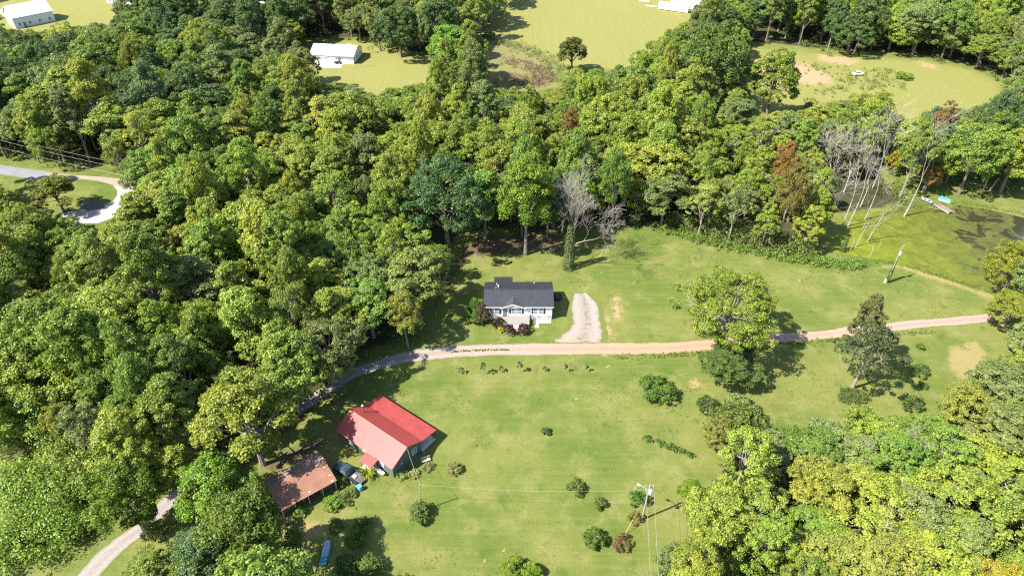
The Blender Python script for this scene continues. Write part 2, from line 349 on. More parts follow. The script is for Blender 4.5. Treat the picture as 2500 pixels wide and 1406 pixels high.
# pond water with algae
def pond_material():
    m, N, L, b = nodes_of('algae_pond_water')
    geo = N.new('ShaderNodeNewGeometry'); P = geo.outputs['Position']
    def noise(s, d, r, dist=0.0):
        n = N.new('ShaderNodeTexNoise'); n.inputs['Scale'].default_value = s; n.inputs['Detail'].default_value = d; n.inputs['Roughness'].default_value = r; n.inputs['Distortion'].default_value = dist
        L.new(P, n.inputs['Vector']); return n.outputs['Fac']
    sp = N.new('ShaderNodeSeparateXYZ'); L.new(P, sp.inputs[0])
    mr = N.new('ShaderNodeMapRange'); mr.inputs[1].default_value = 88; mr.inputs[2].default_value = 122; L.new(sp.outputs['X'], mr.inputs[0])   # algae thins out away from the snags
    a = N.new('ShaderNodeValToRGB'); a.color_ramp.elements[0].color = (0.118, 0.148, 0.006, 1); a.color_ramp.elements[1].color = (0.068, 0.078, 0.014, 1)
    L.new(mr.outputs[0], a.inputs[0])
    n2 = N.new('ShaderNodeMix'); n2.data_type = 'RGBA'; n2.blend_type = 'MULTIPLY'; n2.inputs[0].default_value = 0.8
    rp = N.new('ShaderNodeValToRGB'); rp.color_ramp.elements[0].position = 0.3; rp.color_ramp.elements[0].color = (0.35, 0.38, 0.35, 1); rp.color_ramp.elements[1].position = 0.7; rp.color_ramp.elements[1].color = (1.25, 1.15, 1.2, 1)
    L.new(noise(0.35, 7, 0.7, 0.8), rp.inputs[0]); L.new(a.outputs[0], n2.inputs[6]); L.new(rp.outputs[0], n2.inputs[7])
    wv = noise(0.16, 8, 0.68, 1.0)
    ad = N.new('ShaderNodeMath'); ad.operation = 'MULTIPLY_ADD'; L.new(mr.outputs[0], ad.inputs[0]); ad.inputs[1].default_value = 0.24; L.new(wv, ad.inputs[2])
    st = N.new('ShaderNodeMapRange'); st.interpolation_type = 'SMOOTHSTEP'; st.inputs[1].default_value = 0.74; st.inputs[2].default_value = 0.78; L.new(ad.outputs[0], st.inputs[0])
    fm = N.new('ShaderNodeMix'); fm.data_type = 'RGBA'; L.new(st.outputs[0], fm.inputs[0]); L.new(n2.outputs[2], fm.inputs[6]); fm.inputs[7].default_value = (0.028, 0.028, 0.016, 1)
    L.new(fm.outputs[2], b.inputs['Base Color'])
    rr = N.new('ShaderNodeMapRange'); L.new(st.outputs[0], rr.inputs[0]); rr.inputs[3].default_value = 0.65; rr.inputs[4].default_value = 0.12; L.new(rr.outputs[0], b.inputs['Roughness'])
    b.inputs['Specular IOR Level'].default_value = 0.35
    bp = N.new('ShaderNodeBump'); bp.inputs['Strength'].default_value = 0.25; bp.inputs['Distance'].default_value = 0.05; L.new(noise(2.5, 4, 0.6), bp.inputs['Height']); L.new(bp.outputs[0], b.inputs['Normal'])
    return m
c = POND.mean(0)
big = c + (POND - c) * 1.03
structure(MB().add([(x, y, -0.16) for x, y in big], [tuple(range(len(big)))]).build('pond_water', pond_material()), 'green algae-covered pond water')

# ------------------------------------------------------------------ lanes, drives, pads
def catmull(P, step_):
    P = [np.array(p, float) for p in P]; out = []
    for i in range(len(P) - 1):
        p0, p1, p2, p3 = P[max(i - 1, 0)], P[i], P[i + 1], P[min(i + 2, len(P) - 1)]
        k = max(2, int(np.linalg.norm((p2 - p1)[:2]) / step_))
        for j in range(k):
            t = j / k; out.append(0.5 * ((2 * p1) + (-p0 + p2) * t + (2 * p0 - 5 * p1 + 4 * p2 - p3) * t * t + (-p0 + 3 * p1 - 3 * p2 + p3) * t ** 3))
    out.append(P[-1]); return np.array(out)

def gravel_mat(name, grey, clay, grass=True):
    m, N, L, b = nodes_of(name)
    geo = N.new('ShaderNodeNewGeometry'); P = geo.outputs['Position']
    def noise(s, d=6, r=0.65):
        n = N.new('ShaderNodeTexNoise'); n.inputs['Scale'].default_value = s; n.inputs['Detail'].default_value = d; n.inputs['Roughness'].default_value = r; L.new(P, n.inputs['Vector']); return n.outputs['Fac']
    def attr(n):
        a = N.new('ShaderNodeAttribute'); a.attribute_name = n; return a.outputs['Fac']
    def mix(f, a, c, bt='MIX'):
        n = N.new('ShaderNodeMix'); n.data_type = 'RGBA'; n.blend_type = bt
        if isinstance(f, float): n.inputs[0].default_value = f
        else: L.new(f, n.inputs[0])
        for i, q in ((6, a), (7, c)):
            if isinstance(q, tuple): n.inputs[i].default_value = (*q, 1)
            else: L.new(q, n.inputs[i])
        return n.outputs[2]
    def step(v, lo, hi):
        n = N.new('ShaderNodeMapRange'); n.interpolation_type = 'SMOOTHSTEP'; n.inputs[1].default_value = lo; n.inputs[2].default_value = hi; L.new(v, n.inputs[0]); return n.outputs[0]
    ad = N.new('ShaderNodeMath'); ad.operation = 'MULTIPLY_ADD'; L.new(noise(0.35), ad.inputs[0]); ad.inputs[1].default_value = 0.7; L.new(attr('clay'), ad.inputs[2])
    col = mix(step(ad.outputs[0], 0.25, 1.35), grey, clay)
    rp = N.new('ShaderNodeValToRGB'); rp.color_ramp.elements[0].position = 0.3; rp.color_ramp.elements[0].color = (0.72, 0.72, 0.72, 1); rp.color_ramp.elements[1].position = 0.7; rp.color_ramp.elements[1].color = (1.12, 1.1, 1.08, 1)
    L.new(noise(1.6, 9, 0.8), rp.inputs[0]); col = mix(0.9, col, rp.outputs[0], 'MULTIPLY')
    col = mix(attr('track'), col, mix(1.0, col, (1.22, 1.2, 1.2), 'MULTIPLY'))
    ad2 = N.new('ShaderNodeMath'); ad2.operation = 'MULTIPLY_ADD'; L.new(noise(0.9, 8, 0.75), ad2.inputs[0]); ad2.inputs[1].default_value = 0.9; L.new(attr('grass'), ad2.inputs[2])
    col = mix(step(ad2.outputs[0], 0.78, 0.98), col, mix(noise(1.2), (0.066, 0.096, 0.017), (0.125, 0.128, 0.036)))
    L.new(col, b.inputs['Base Color']); b.inputs['Roughness'].default_value = 0.95; b.inputs['Specular IOR Level'].default_value = 0.15
    bp = N.new('ShaderNodeBump'); bp.inputs['Strength'].default_value = 0.4; bp.inputs['Distance'].default_value = 0.05; L.new(noise(6, 5, 0.7), bp.inputs['Height']); L.new(bp.outputs[0], b.inputs['Normal'])
    return m
GRAVEL = gravel_mat('drive_gravel', (0.205, 0.192, 0.180), (0.285, 0.172, 0.112))

def strip(name, pts, z, material, label, grass_fn=None, ragged=0.25, nw=13):
    """pts: px, py, width, clay"""
    P = [(*tuple(at(x, y))[:2], w, c_) for x, y, w, c_ in pts]; C = catmull(P, 0.7); n = len(C); rg = np.random.default_rng(5)
    d = np.gradient(C[:, :2], axis=0); d /= np.linalg.norm(d, axis=1)[:, None]; nr = np.column_stack([-d[:, 1], d[:, 0]])
    def wob():
        r = rg.normal(0, 1, n + 8); r = np.convolve(r, np.ones(5) / 5, 'same')[4:-4]; return r * ragged
    l, r_ = C[:, 2] / 2 + wob(), C[:, 2] / 2 + wob(); vs, gr, cl, tk = [], [], [], []
    for k in range(nw):
        t = k / (nw - 1) * 2 - 1; off = np.where(t < 0, l * t, r_ * t)
        q = C[:, :2] + nr * off[:, None]; vs.append(np.column_stack([q, np.full(n, z)])); cl.append(C[:, 3]); tk.append(np.full(n, math.exp(-((abs(t) - .46) / .17) ** 2)))
        e = 0.75 * max(0, abs(t) - 0.62) / 0.38
        gr.append(np.full(n, e) + (np.array([grass_fn(q_[0], t) for q_ in C]) if grass_fn else 0))
    V = np.stack(vs, 1).reshape(-1, 3); me_ = bpy.data.meshes.new(name)
    ii_ = (np.arange(n - 1)[:, None] * nw + np.arange(nw - 1)[None]).ravel()
    fs = np.column_stack([ii_, ii_ + nw, ii_ + nw + 1, ii_ + 1])
    me_.from_pydata(V.tolist(), [], fs.tolist()); me_.materials.append(material)
    me_.attributes.new('clay', 'FLOAT', 'POINT').data.foreach_set('value', np.stack(cl, 1).ravel().astype(np.float32))
    me_.attributes.new('track', 'FLOAT', 'POINT').data.foreach_set('value', np.stack(tk, 1).ravel().astype(np.float32))
    me_.attributes.new('grass', 'FLOAT', 'POINT').data.foreach_set('value', np.stack(gr, 1).ravel().astype(np.float32))
    return structure(link(name, me_), label)

def flat(name, pts, z, material, label, clay=0.0, grass=0.0, jag=0.35, seed=3):
    C = catmull([(*tuple(at(x, y))[:2], 0) for x, y in pts + pts[:1]], 0.6)[:-1]; rg = np.random.default_rng(seed)
    jj = rg.normal(0, 1, C[:, :2].shape); jj = (jj + np.roll(jj, 1, 0) + np.roll(jj, 2, 0) + np.roll(jj, -1, 0)) / 4; C[:, :2] += jj * jag; m_ = C[:, :2].mean(0); vs = [(m_[0], m_[1], z)]; n = len(C); fs = []; gr = [0.2 * grass]
    for k, s_ in enumerate((0.45, 0.75, 0.9, 1.0)):
        for p in C: q = m_ + (p[:2] - m_) * s_; vs.append((q[0], q[1], z)); gr.append(grass * (0.3, 0.5, 0.95, 1.7)[k])
    for i in range(n):
        j = (i + 1) % n; fs.append((0, 1 + i, 1 + j))
        for k in range(3): a = 1 + k * n; fs.append((a + i, a + n + i, a + n + j, a + j))
    me_ = bpy.data.meshes.new(name); me_.from_pydata(vs, [], fs); me_.materials.append(material)
    me_.attributes.new('clay', 'FLOAT', 'POINT').data.foreach_set('value', np.full(len(vs), clay, np.float32))
    me_.attributes.new('grass', 'FLOAT', 'POINT').data.foreach_set('value', np.array(gr, np.float32))
    return structure(link(name, me_), label)

def median(x, t):
    k = 0.5 if -14 < x < 0 else (0.3 if -60 < x <= -14 else 0.22)
    return k * math.exp(-((t + 0.02) / 0.11) ** 2)
strip('gravel_drive', [(120, 1500, 4.2, .05), (230, 1388, 3.7, .1), (290, 1330, 3.4, .1), (345, 1288, 3.2, .1), (400, 1238, 3.2, .0), (440, 1205, 3.2, .0), (520, 1140, 3.2, .1), (610, 1075, 3, .1), (710, 1010, 3, .1), (795, 955, 3, .05), (860, 914, 3, .0), (920, 891, 3.2, .0), (1000, 871, 3.6, .15), (1080, 861, 3.9, .25), (1160, 855, 3.9, .32), (1250, 853, 3.8, .42), (1330, 852, 3.8, .52), (1400, 851, 3.9, .62), (1480, 851, 3.9, .75), (1560, 851, 3.9, .85), (1680, 846, 3.6, .85), (1790, 834, 3.4, .75), (1900, 825, 3.1, .6), (2000, 817, 3.0, .55), (2110, 805, 3.0, .5), (2250, 790, 3.0, .45), (2400, 777, 3.0, .45), (2480, 768, 3.0, .4), (2640, 752, 3.0, .4)], 0.012, GRAVEL, 'pinkish gravel drive crossing the lawn', median)
strip('gravel_parking_pad', [(1420, 716, 4.5, .1), (1426, 735, 7.0, .12), (1430, 760, 8.6, .15), (1432, 790, 9.2, .2), (1428, 815, 10.2, .3), (1420, 835, 13, .4), (1412, 850, 16, .5)], 0.008, GRAVEL, 'pale gravel parking pad beside the house', lambda x, t: .27 + .13 * math.exp(-((t - .05) / .22) ** 2), 1.0)
ASPH = mat('old_asphalt', (0.15, 0.15, 0.16), 0.9, 0.15, 0.4); ASPHD = mat('dark_asphalt', (0.085, 0.08, 0.08), 0.9, 0.12, 0.5)
TANC = mat('tan_gravel', (0.22, 0.18, 0.145), 0.9, 0.15, 0.5)
def slabpoly(name, pts, z, m, label):
    return structure(MB().add([(*tuple(at(x, y))[:2], z) for x, y in pts], [tuple(range(len(pts)))]).build(name, m), label)
slabpoly('road', [(-140, 375), (0, 403), (60, 412), (110, 418), (110, 445), (60, 435), (0, 425), (-140, 410)], 0.008, ASPH, 'grey road entering the cul-de-sac')
slabpoly('turning_loop', [(110, 420), (180, 428), (250, 432), (308, 438), (330, 460), (322, 466), (276, 452), (240, 442), (200, 438), (150, 440), (110, 446)], 0.012, TANC, 'tan gravel turning loop')
slabpoly('concrete_drive', [(276, 453), (330, 466), (322, 500), (292, 526), (240, 545), (150, 545), (150, 520), (215, 510), (256, 500), (275, 492), (287, 476), (286, 464)], 0.016, PALEC, 'pale concrete drive around the grass circle')
slabpoly('asphalt_apron', [(205, 486), (255, 498), (256, 508), (214, 516), (195, 505)], 0.020, ASPHD, 'dark asphalt apron below the grass circle')
slabpoly('garage_apron', [(757, 148), (840, 153), (832, 166), (775, 167)], 0.012, CONC, 'pale concrete apron in front of the garage')
slabpoly('white_walkway', [(1305.5, 780.6), (1345.5, 780.6), (1345.5, 790), (1316, 790), (1316, 800.5), (1305.5, 800.5)], 0.06, PALEC, 'white concrete walk along the house front')

# ------------------------------------------------------------------ building helpers
def slope(mb, a, b, c_, d, t=0.09, rib=0.3, rh=0.025, rw=0.05):
    """metal roof slope a-b along the eave, d-c along the ridge, with raised ribs from eave to ridge"""
    a, b, c_, d = map(Vector, (a, b, c_, d)); n = (b - a).cross(d - a).normalized()
    if n.z < 0: n = -n
    mb.slab([a, b, c_, d] if (b - a).cross(d - a).z > 0 else [d, c_, b, a], n, t)
    k = max(2, int((b - a).length / rib)); e = (b - a).normalized() * rw / 2
    for i in range(k + 1):
        f = min(max(i / k, 0.004), 0.996); p, q = a.lerp(b, f) + n * rh, d.lerp(c_, f) + n * rh
        mb.slab([p - e, p + e, q + e, q - e] if (b - a).cross(d - a).z > 0 else [q - e, q + e, p + e, p - e], n, rh * 0.98)
    return mb

def window(parent, x, y, z0, w, h, nx_=(0, -1), panes=(3, 2), fm=WHITE):
    """sash window on a wall facing nx_; x,y is the middle of the sill on the wall plane"""
    n = Vector((*nx_, 0)); u = Vector((-n.y, n.x, 0)); M = Matrix(((u.x, n.x, 0, x), (u.y, n.y, 0, y), (0, 0, 1, z0), (0, 0, 0, 1)))
    fr = MB(); t = 0.07
    fr.box(-w / 2 - t, w / 2 + t, 0.002, 0.06, -t, 0, 0, M); fr.box(-w / 2 - t, w / 2 + t, 0.002, 0.06, h, h + t, 0, M)
    fr.box(-w / 2 - t, -w / 2, 0.002, 0.06, 0, h, 0, M); fr.box(w / 2, w / 2 + t, 0.002, 0.06, 0, h, 0, M)
    o = fr.build('window', fm, parent)
    for i, (a, b) in enumerate(((0, h / 2 - 0.02), (h / 2 + 0.02, h))):
        MB().box(-w / 2, w / 2, 0.004, 0.014 + 0.012 * i, a, b, 0, M).build('pane', GLASS, o)
    bars = MB(); bars.box(-w / 2, w / 2, 0.015, 0.05, h / 2 - 0.02, h / 2 + 0.02, 0, M)
    for i in range(1, panes[0]): bars.box(-w / 2 + w * i / panes[0] - 0.015, -w / 2 + w * i / panes[0] + 0.015, 0.028, 0.042, 0, h, 0, M)
    for k in (0.25, 0.75): bars.box(-w / 2, w / 2, 0.028, 0.040, h * k - 0.015, h * k + 0.015, 0, M)
    bars.build('glazing_bars', fm, o)
    return o

def gable_house(root, L, D, zw, zr, wallmat, z0=0.0, over=0.35, ends=True, roofm=None, rib=0.3, rt=0.09):
    """local: ridge along x from 0 to L, front at y=0, back at y=D"""
    MB().loft([[(x, 0, z0), (x, D, z0), (x, D, zw), (x, D / 2, zw + (zr - zw) * 0.985), (x, 0, zw)] for x in (0, L)]).build('wall', wallmat, root)
    sl = (zr - zw) / (D / 2); e = over; ze = zw - sl * e + 0.08; zt = zr + 0.08
    r = MB()
    slope(r, (-e, -e, ze), (L + e, -e, ze), (L + e, D / 2, zt), (-e, D / 2, zt), rt, rib)
    slope(r, (-e, D + e, ze), (L + e, D + e, ze), (L + e, D / 2 + 0.001, zt), (-e, D / 2 + 0.001, zt), rt, rib)
    ro = r.build('roof', roofm, root)
    cp = MB(); 
    for s in (-1, 1): cp.slab([(-e, D / 2, zt + 0.06), (L + e, D / 2, zt + 0.06), (L + e, D / 2 + s * 0.2, zt + 0.06 - 0.2 * sl), (-e, D / 2 + s * 0.2, zt + 0.06 - 0.2 * sl)][::s], (0, s * sl, 1), 0.02)
    cp.build('ridge_cap', roofm, ro)
    return ro, ze, sl

# ------------------------------------------------------------------ white house with dark roof
hx, hy = -5.71, 111.02; HW, HD = 14.28, 8.0; zf = 1.0; ZW, ZR = 3.78, 5.0
H1 = thing('white_house', 'white clapboard house with charcoal metal roof and front gable', 'house', (hx, hy, 0))
ro, ze, sl = gable_house(H1, HW, HD, ZW, ZR, SIDING, z0=zf, roofm=DKROOF, rib=0.45)
MB().box(0.04, HW - 0.04, 0.04, HD - 0.04, 0, zf - 0.002).build('foundation', BLOCK, H1)
MB().box(-0.35, HW + 0.35, -0.37, -0.352, ze - 0.16, ze + 0.0).build('fascia', WHITE, H1)
vents = (9.4, 11.3, 13.4)
for vx in vents: MB().box(vx, vx + 0.42, 0.01, 0.038, zf - 0.28, zf - 0.12).build('foundation_vent', DARK, H1)
# front gable over the door
gw0, gw1 = 3.55, 8.35; gm = (gw0 + gw1) / 2; gz = 4.55; gy = -0.55
MB().loft([[(gw0, y, 3.36), (gw1, y, 3.36), (gw1, y, 3.70), (gm, y, gz - 0.05), (gw0, y, 3.70)] for y in (-0.30, -0.003)]).build('gable_wall', SIDING, H1)
yr = (gz + 0.06 - ze) / sl - 0.35                    # where the gable ridge meets the main slope
g = MB()
for s, xe in ((-1, gw0 - 0.35), (1, gw1 + 0.35)):
    q = [Vector((xe, gy, 3.62)), Vector((xe, -0.32, 3.62)), Vector((gm, yr + 0.2, gz + 0.07)), Vector((gm, gy, gz + 0.07))]
    n = (q[1] - q[0]).cross(q[3] - q[0]); 
    if n.z < 0: q = q[::-1]; n = -n
    g.slab(q, n, 0.08)
g.build('gable_roof', SHINGLE, H1)
tr = MB()
for s, xe in ((-1, gw0 - 0.38), (1, gw1 + 0.38)):
    tr.slab([(xe, gy - 0.012, 3.62), (gm, gy - 0.012, gz + 0.075), (gm, gy - 0.012, gz - 0.11), (xe, gy - 0.012, 3.44)], (0, -1, 0), 0.03)
tr.build('gable_trim', WHITE, H1)
for wx in (1.35, 2.95, 6.05, 7.55, 10.55, 12.1): pass
for wx, w_ in ((1.35, 0.85), (2.45, 0.85), (6.1, 0.85), (7.25, 0.85), (10.75, 0.8), (11.9, 0.8)):
    yo = -0.002 if not (gw0 < wx < gw1) else -0.002
    window(H1, wx, yo, zf + 0.75, w_, 1.4)
for sx in (0.42, 3.05, 5.15, 7.85, 9.98, 12.48):
    s = MB().box(sx, sx + 0.34, -0.05, -0.004, zf + 0.68, zf + 2.22)
    for k in range(9): s.box(sx + 0.05, sx + 0.29, -0.062, -0.05, zf + 0.78 + k * 0.155, zf + 0.86 + k * 0.155)
    s.build('shutter', SHUTTER, H1)
dr = MB().box(3.72, 4.66, -0.07, -0.003, zf + 0.02, zf + 2.1).build('door', DOORG, H1)
MB().box(3.95, 4.43, -0.09, -0.071, zf + 1.45, zf + 1.95).build('door_pane', GLASS, dr)
MB().box(4.0, 4.38, -0.12, -0.091, zf + 1.55, zf + 1.75).build('door_wreath', PALEW, dr)
MB().tube([(4.56, -0.16, zf + 1.02), (4.56, -0.07, zf + 1.02)], 0.035, 8).build('door_handle', METAL, dr)
fr = MB().box(3.60, 3.718, -0.08, -0.004, zf, zf + 2.2).box(4.662, 4.78, -0.08, -0.004, zf, zf + 2.2).box(3.72, 4.66, -0.08, -0.004, zf + 2.104, zf + 2.2).build('door_frame', WHITE, dr)
# rear wing
MB().loft([[(x, HD + 0.003, 0), (x, HD + 2.6, 0), (x, HD + 2.6, 3.2), (x, HD + 0.003, 3.62)] for x in (2.0, 5.6)]).build('rear_wing', SIDING, H1)
rw = MB(); slope(rw, (1.75, HD + 2.9, 3.22), (5.85, HD + 2.9, 3.22), (5.85, HD + 0.25, 3.66), (1.75, HD + 0.25, 3.66), 0.08, 0.45); rw.build('rear_wing_roof', DKROOF, H1)
for vx, vy, hgt, r_ in ((2.75, 5.2, 0.55, 0.16), (2.4, 6.6, 0.35, 0.07), (2.25, 4.5, 0.3, 0.06), (10.6, 7.3, 0.3, 0.07)):
    zb = ZR + 0.05 - abs(vy - HD / 2) * sl
    v = MB().tube([(vx, vy, zb - 0.1), (vx, vy, zb + hgt)], r_ * 0.6, 8).tube([(vx, vy, zb + hgt), (vx, vy, zb + hgt + 0.13)], r_, 8)
    v.build('roof_vent', WHITE, ro)
MB().tube([(HW + 0.08, -0.1, 0.1), (HW + 0.08, -0.1, ZW - 0.1)], 0.05, 6).build('downspout', SHUTTER, H1)
# deck with stairs
dx0, dx1, dy0 = 3.75, 9.45, -2.45
dk = MB()
for k in range(16):
    y0 = -0.02 - (k + 1) * 0.152; dk.box(dx0, dx1, y0, y0 + 0.143, zf - 0.16, zf - 0.12)
D1 = dk.build('decking', DECK, H1)
MB().box(dx0 + 0.03, dx1 - 0.03, dy0 - 0.02, dy0 + 0.02, zf - 0.45, zf - 0.162).box(dx0, dx0 + 0.04, dy0 + 0.02, -0.1, zf - 0.45, zf - 0.162).build('deck_rim', DECK, H1)
for px_ in (dx0 + 0.1, 5.7, 7.5, dx1 - 0.1):
    MB().box(px_ - 0.05, px_ + 0.05, dy0 + 0.03, dy0 + 0.13, 0, zf - 0.165).build('deck_post', WOOD, H1)
for k in range(5):
    z = zf - 0.16 - (k + 1) * 0.15; MB().box(6.0, 7.15, dy0 - 0.3 * (k + 1), dy0 - 0.3 * k - 0.03, z, z + 0.045).build('stair_tread', PALEW, H1)
for sx in (5.95, 7.16): MB().slab([(sx, dy0, zf - 0.2), (sx, dy0 - 1.55, 0.12), (sx, dy0 - 1.55, 0.0), (sx, dy0, zf - 0.5)], (-1, 0, 0), 0.04).build('stair_stringer', WOOD, H1)
rl = MB().box(dx1 - 0.05, dx1 + 0.03, dy0, -0.1, zf + 0.78, zf + 0.86).build('railing', WOOD, H1)
for k in range(9): 
    y = dy0 + 0.05 + k * 0.28; MB().box(dx1 - 0.04, dx1 + 0.02, y, y + 0.07, zf - 0.115, zf + 0.775).build('baluster', SHUTTER, rl)
for k in range(5): 
    y = dy0 + 0.1 + k * 0.5; MB().box(dx1 + 0.035, dx1 + 0.07, y, y + 0.16, 0, zf - 0.13).build('skirt_board', WOOD, H1)

# round dark trampoline-like tub in the shade of the house
t = thing('covered_hot_tub', 'dark round covered tub in the shadow beside the white house', 'tub', tuple(at(1360, 729)), 0)
MB().tube([(0, 0, 0), (0, 0, 0.75)], [0.95, 1.0], 20).build('shell', SHUTTER, t, smooth=False)
MB().tube([(0, 0, 0.752), (0, 0, 0.86)], [1.03, 0.9], 20).build('cover', BLACK, t)
MB().box(-0.1, 0.1, -0.05, 0.05, 0.862, 0.92).build('cover_handle', LIGHTW, t)

# ------------------------------------------------------------------ red-roofed house
rA = Vector((-17.59, 72.98)); rd = Vector((-0.8, 0.6)); rn = Vector((-0.6, -0.8))   # along the ridge away; towards the left eave
# local x along the ridge (0 = front gable), local y from left eave wall (0) to right
R1 = thing('red_roofed_house', 'dark green cabin with bright red metal roof and side porch', 'house', (rA.x + rn.x * 3.45 + rd.x * 0.4, rA.y + rn.y * 3.45 + rd.y * 0.4, 0), math.atan2(rd.y, rd.x))
RL, RD = 13.1, 6.9; RW, RR = 3.0, 4.75
# ridge runs along +x (away); y must point to the right side: right = (0.6,0.8) = rot of x by -90 deg -> local -y
def ry(y): return -y
MB().loft([[(x, ry(0), 0), (x, ry(0), RW), (x, ry(RD / 2), RR - 0.03), (x, ry(RD), RW), (x, ry(RD), 0)] for x in (0, RL)]).build('wall', DKGREEN, R1)
rs = (RR - RW) / (RD / 2); e = 0.38; zl = RW - rs * e + 0.09; zt = RR + 0.09
r = MB()
slope(r, (-0.4, ry(-e), zl), (RL + 0.4, ry(-e), zl), (RL + 0.4, ry(RD / 2), zt), (-0.4, ry(RD / 2), zt), 0.07, 0.23, 0.03, 0.05)
slope(r, (-0.4, ry(RD), RW + 0.09), (RL + 0.4, ry(RD), RW + 0.09), (RL + 0.4, ry(RD / 2 + .001), zt), (-0.4, ry(RD / 2 + .001), zt), 0.07, 0.23, 0.03, 0.05)
ro = r.build('roof', REDROOF, R1)
pr = MB(); slope(pr, (-0.4, ry(10.6), 2.42), (RL + 0.4, ry(10.6), 2.42), (RL + 0.4, ry(RD - 0.02), RW + 0.04), (-0.4, ry(RD - 0.02), RW + 0.04), 0.06, 0.23, 0.03, 0.05)
pr.build('porch_roof', REDROOF, R1)
cp = MB()
for s in (-1, 1): cp.slab([(-0.42, ry(RD / 2), zt + 0.06), (RL + 0.42, ry(RD / 2), zt + 0.06), (RL + 0.42, ry(RD / 2) + s * 0.22, zt + 0.06 - 0.22 * rs), (-0.42, ry(RD / 2) + s * 0.22, zt + 0.06 - 0.22 * rs)][::s], (0, s * rs, 1), 0.02)
cp.build('ridge_cap', REDROOF, ro)
MB().box(-0.2, RL, ry(10.3), ry(RD + 0.003), 0.0, 0.22).build('porch_floor', CONC, R1)
for k in range(5): 
    x = 0.15 + k * 3.2; MB().box(x - 0.06, x + 0.06, ry(10.2), ry(10.08), 0.222, 2.44).build('porch_post', WOOD, R1)
window(R1, -0.003, ry(5.2), 1.15, 0.95, 1.25, (-1, 0), (2, 2))
window(R1, 2.6, ry(-0.003), 1.2, 0.9, 1.2, (0, 1), (2, 2)); window(R1, 6.6, ry(-0.003), 1.2, 0.9, 1.2, (0, 1), (2, 2)); window(R1, 10.2, ry(-0.003), 1.2, 0.9, 1.2, (0, 1), (2, 2))
dd = MB().box(4.3, 5.2, ry(-0.003), ry(-0.06), 0.15, 2.15).build('door', WHITE, R1); MB().box(4.4, 4.46, ry(-0.061), ry(-0.11), 1.0, 1.08).build('door_handle', METAL, dd)
aw = MB(); slope(aw, (3.2, ry(-1.95), 2.05), (6.0, ry(-1.95), 2.05), (6.0, ry(-0.02), 2.62), (3.2, ry(-0.02), 2.62), 0.05, 0.23, 0.03, 0.05); awn = aw.build('awning', REDROOF, R1)
for x in (3.35, 5.85): MB().box(x - 0.05, x + 0.05, ry(-1.75), ry(-1.85), 0, 2.06).build('awning_post', WOOD, R1)
MB().box(3.3, 5.9, ry(-0.02), ry(-1.9), 0, 0.14).build('stoop', CONC, R1)
ch = MB().tube([(11.7, ry(4.9), 3.9), (11.7, ry(4.9), 5.75)], 0.11, 8).build('chimney_pipe', mat('rusty_pipe', (0.22, 0.10, 0.07), 0.7), ro)
MB().tube([(11.7, ry(4.9), 5.75), (11.7, ry(4.9), 5.80), (11.7, ry(4.9), 6.05)], [0.12, 0.26, 0.05], 8).build('chimney_cap', METAL, ro)
MB().box(-0.14, -0.003, ry(2.2), ry(1.85), 1.5, 2.1).build('meter_box', METAL, R1)
# air conditioner by the awning
M_ = R1.matrix_world
def rloc(x, y, z=0):
    a = math.atan2(rd.y, rd.x); o = R1.location
    return (o.x + x * math.cos(a) - ry(y) * math.sin(a), o.y + x * math.sin(a) + ry(y) * math.cos(a), z)
t = thing('grill_cart', 'white and brown grill cart beside the red awning', 'grill', rloc(2.3, -0.85), math.atan2(rd.y, rd.x))
MB().box(-0.55, 0.55, -0.3, 0.3, 0.55, 0.9).build('body', WHITE, t, bevel=0.04); MB().box(-0.35, 0.35, -0.28, 0.1, 0.902, 0.96).build('lid', WOOD, t)
for x in (-0.5, 0.46):
    for y in (-0.27, 0.23): MB().box(x, x + 0.05, y, y + 0.05, 0, 0.548).build('leg', METAL, t)
MB().box(-0.95, -0.56, -0.25, 0.25, 0.8, 0.84).build('side_shelf', WHITE, t)
for i, (x, y, lab) in enumerate(((2.2, 8.4, 'dark porch chair nearest the front of the red-roofed house'), (3.6, 8.6, 'dark porch chair farther back under the red porch roof'))):
    t = thing('porch_chair', lab, 'chair', rloc(x, y, 0.22), math.atan2(rd.y, rd.x) + 1.7, 'chairs on the red porch')
    MB().box(-0.28, 0.28, -0.28, 0.28, 0.38, 0.44).build('seat', SHUTTER, t); MB().box(-0.28, 0.28, 0.25, 0.31, 0.441, 1.0).build('backrest', SHUTTER, t)
    for sx in (-0.26, 0.2):
        for sy in (-0.26, 0.18): MB().box(sx, sx + 0.06, sy, sy + 0.06, 0, 0.379).build('leg', SHUTTER, t)
t = thing('wooden_bench', 'weathered wooden bench in the weeds near the red house corner', 'bench', tuple(at(1040, 1126)), 0.35)
for k in range(3): MB().box(-0.8, 0.8, -0.3 + k * 0.19, -0.13 + k * 0.19, 0.42, 0.47).build('seat_plank', PALEW, t)
for k in range(2): MB().box(-0.8, 0.8, 0.31, 0.35, 0.6 + k * 0.2, 0.76 + k * 0.2).build('back_plank', PALEW, t)
for x in (-0.72, 0.62): MB().box(x, x + 0.1, -0.28, 0.3, 0.0, 0.418).box(x, x + 0.1, 0.26, 0.308, 0.418, 0.98).build('leg', WOOD, t)

# ------------------------------------------------------------------ rusty shed
sR = Vector((-31.56, 71.71)); sd = Vector((-0.8, -0.6))
S1 = thing('rusty_shed', 'old open shed with rusty brown tin roof beside the pickup', 'shed', (sR.x, sR.y, 0), math.atan2(sd.y, sd.x))
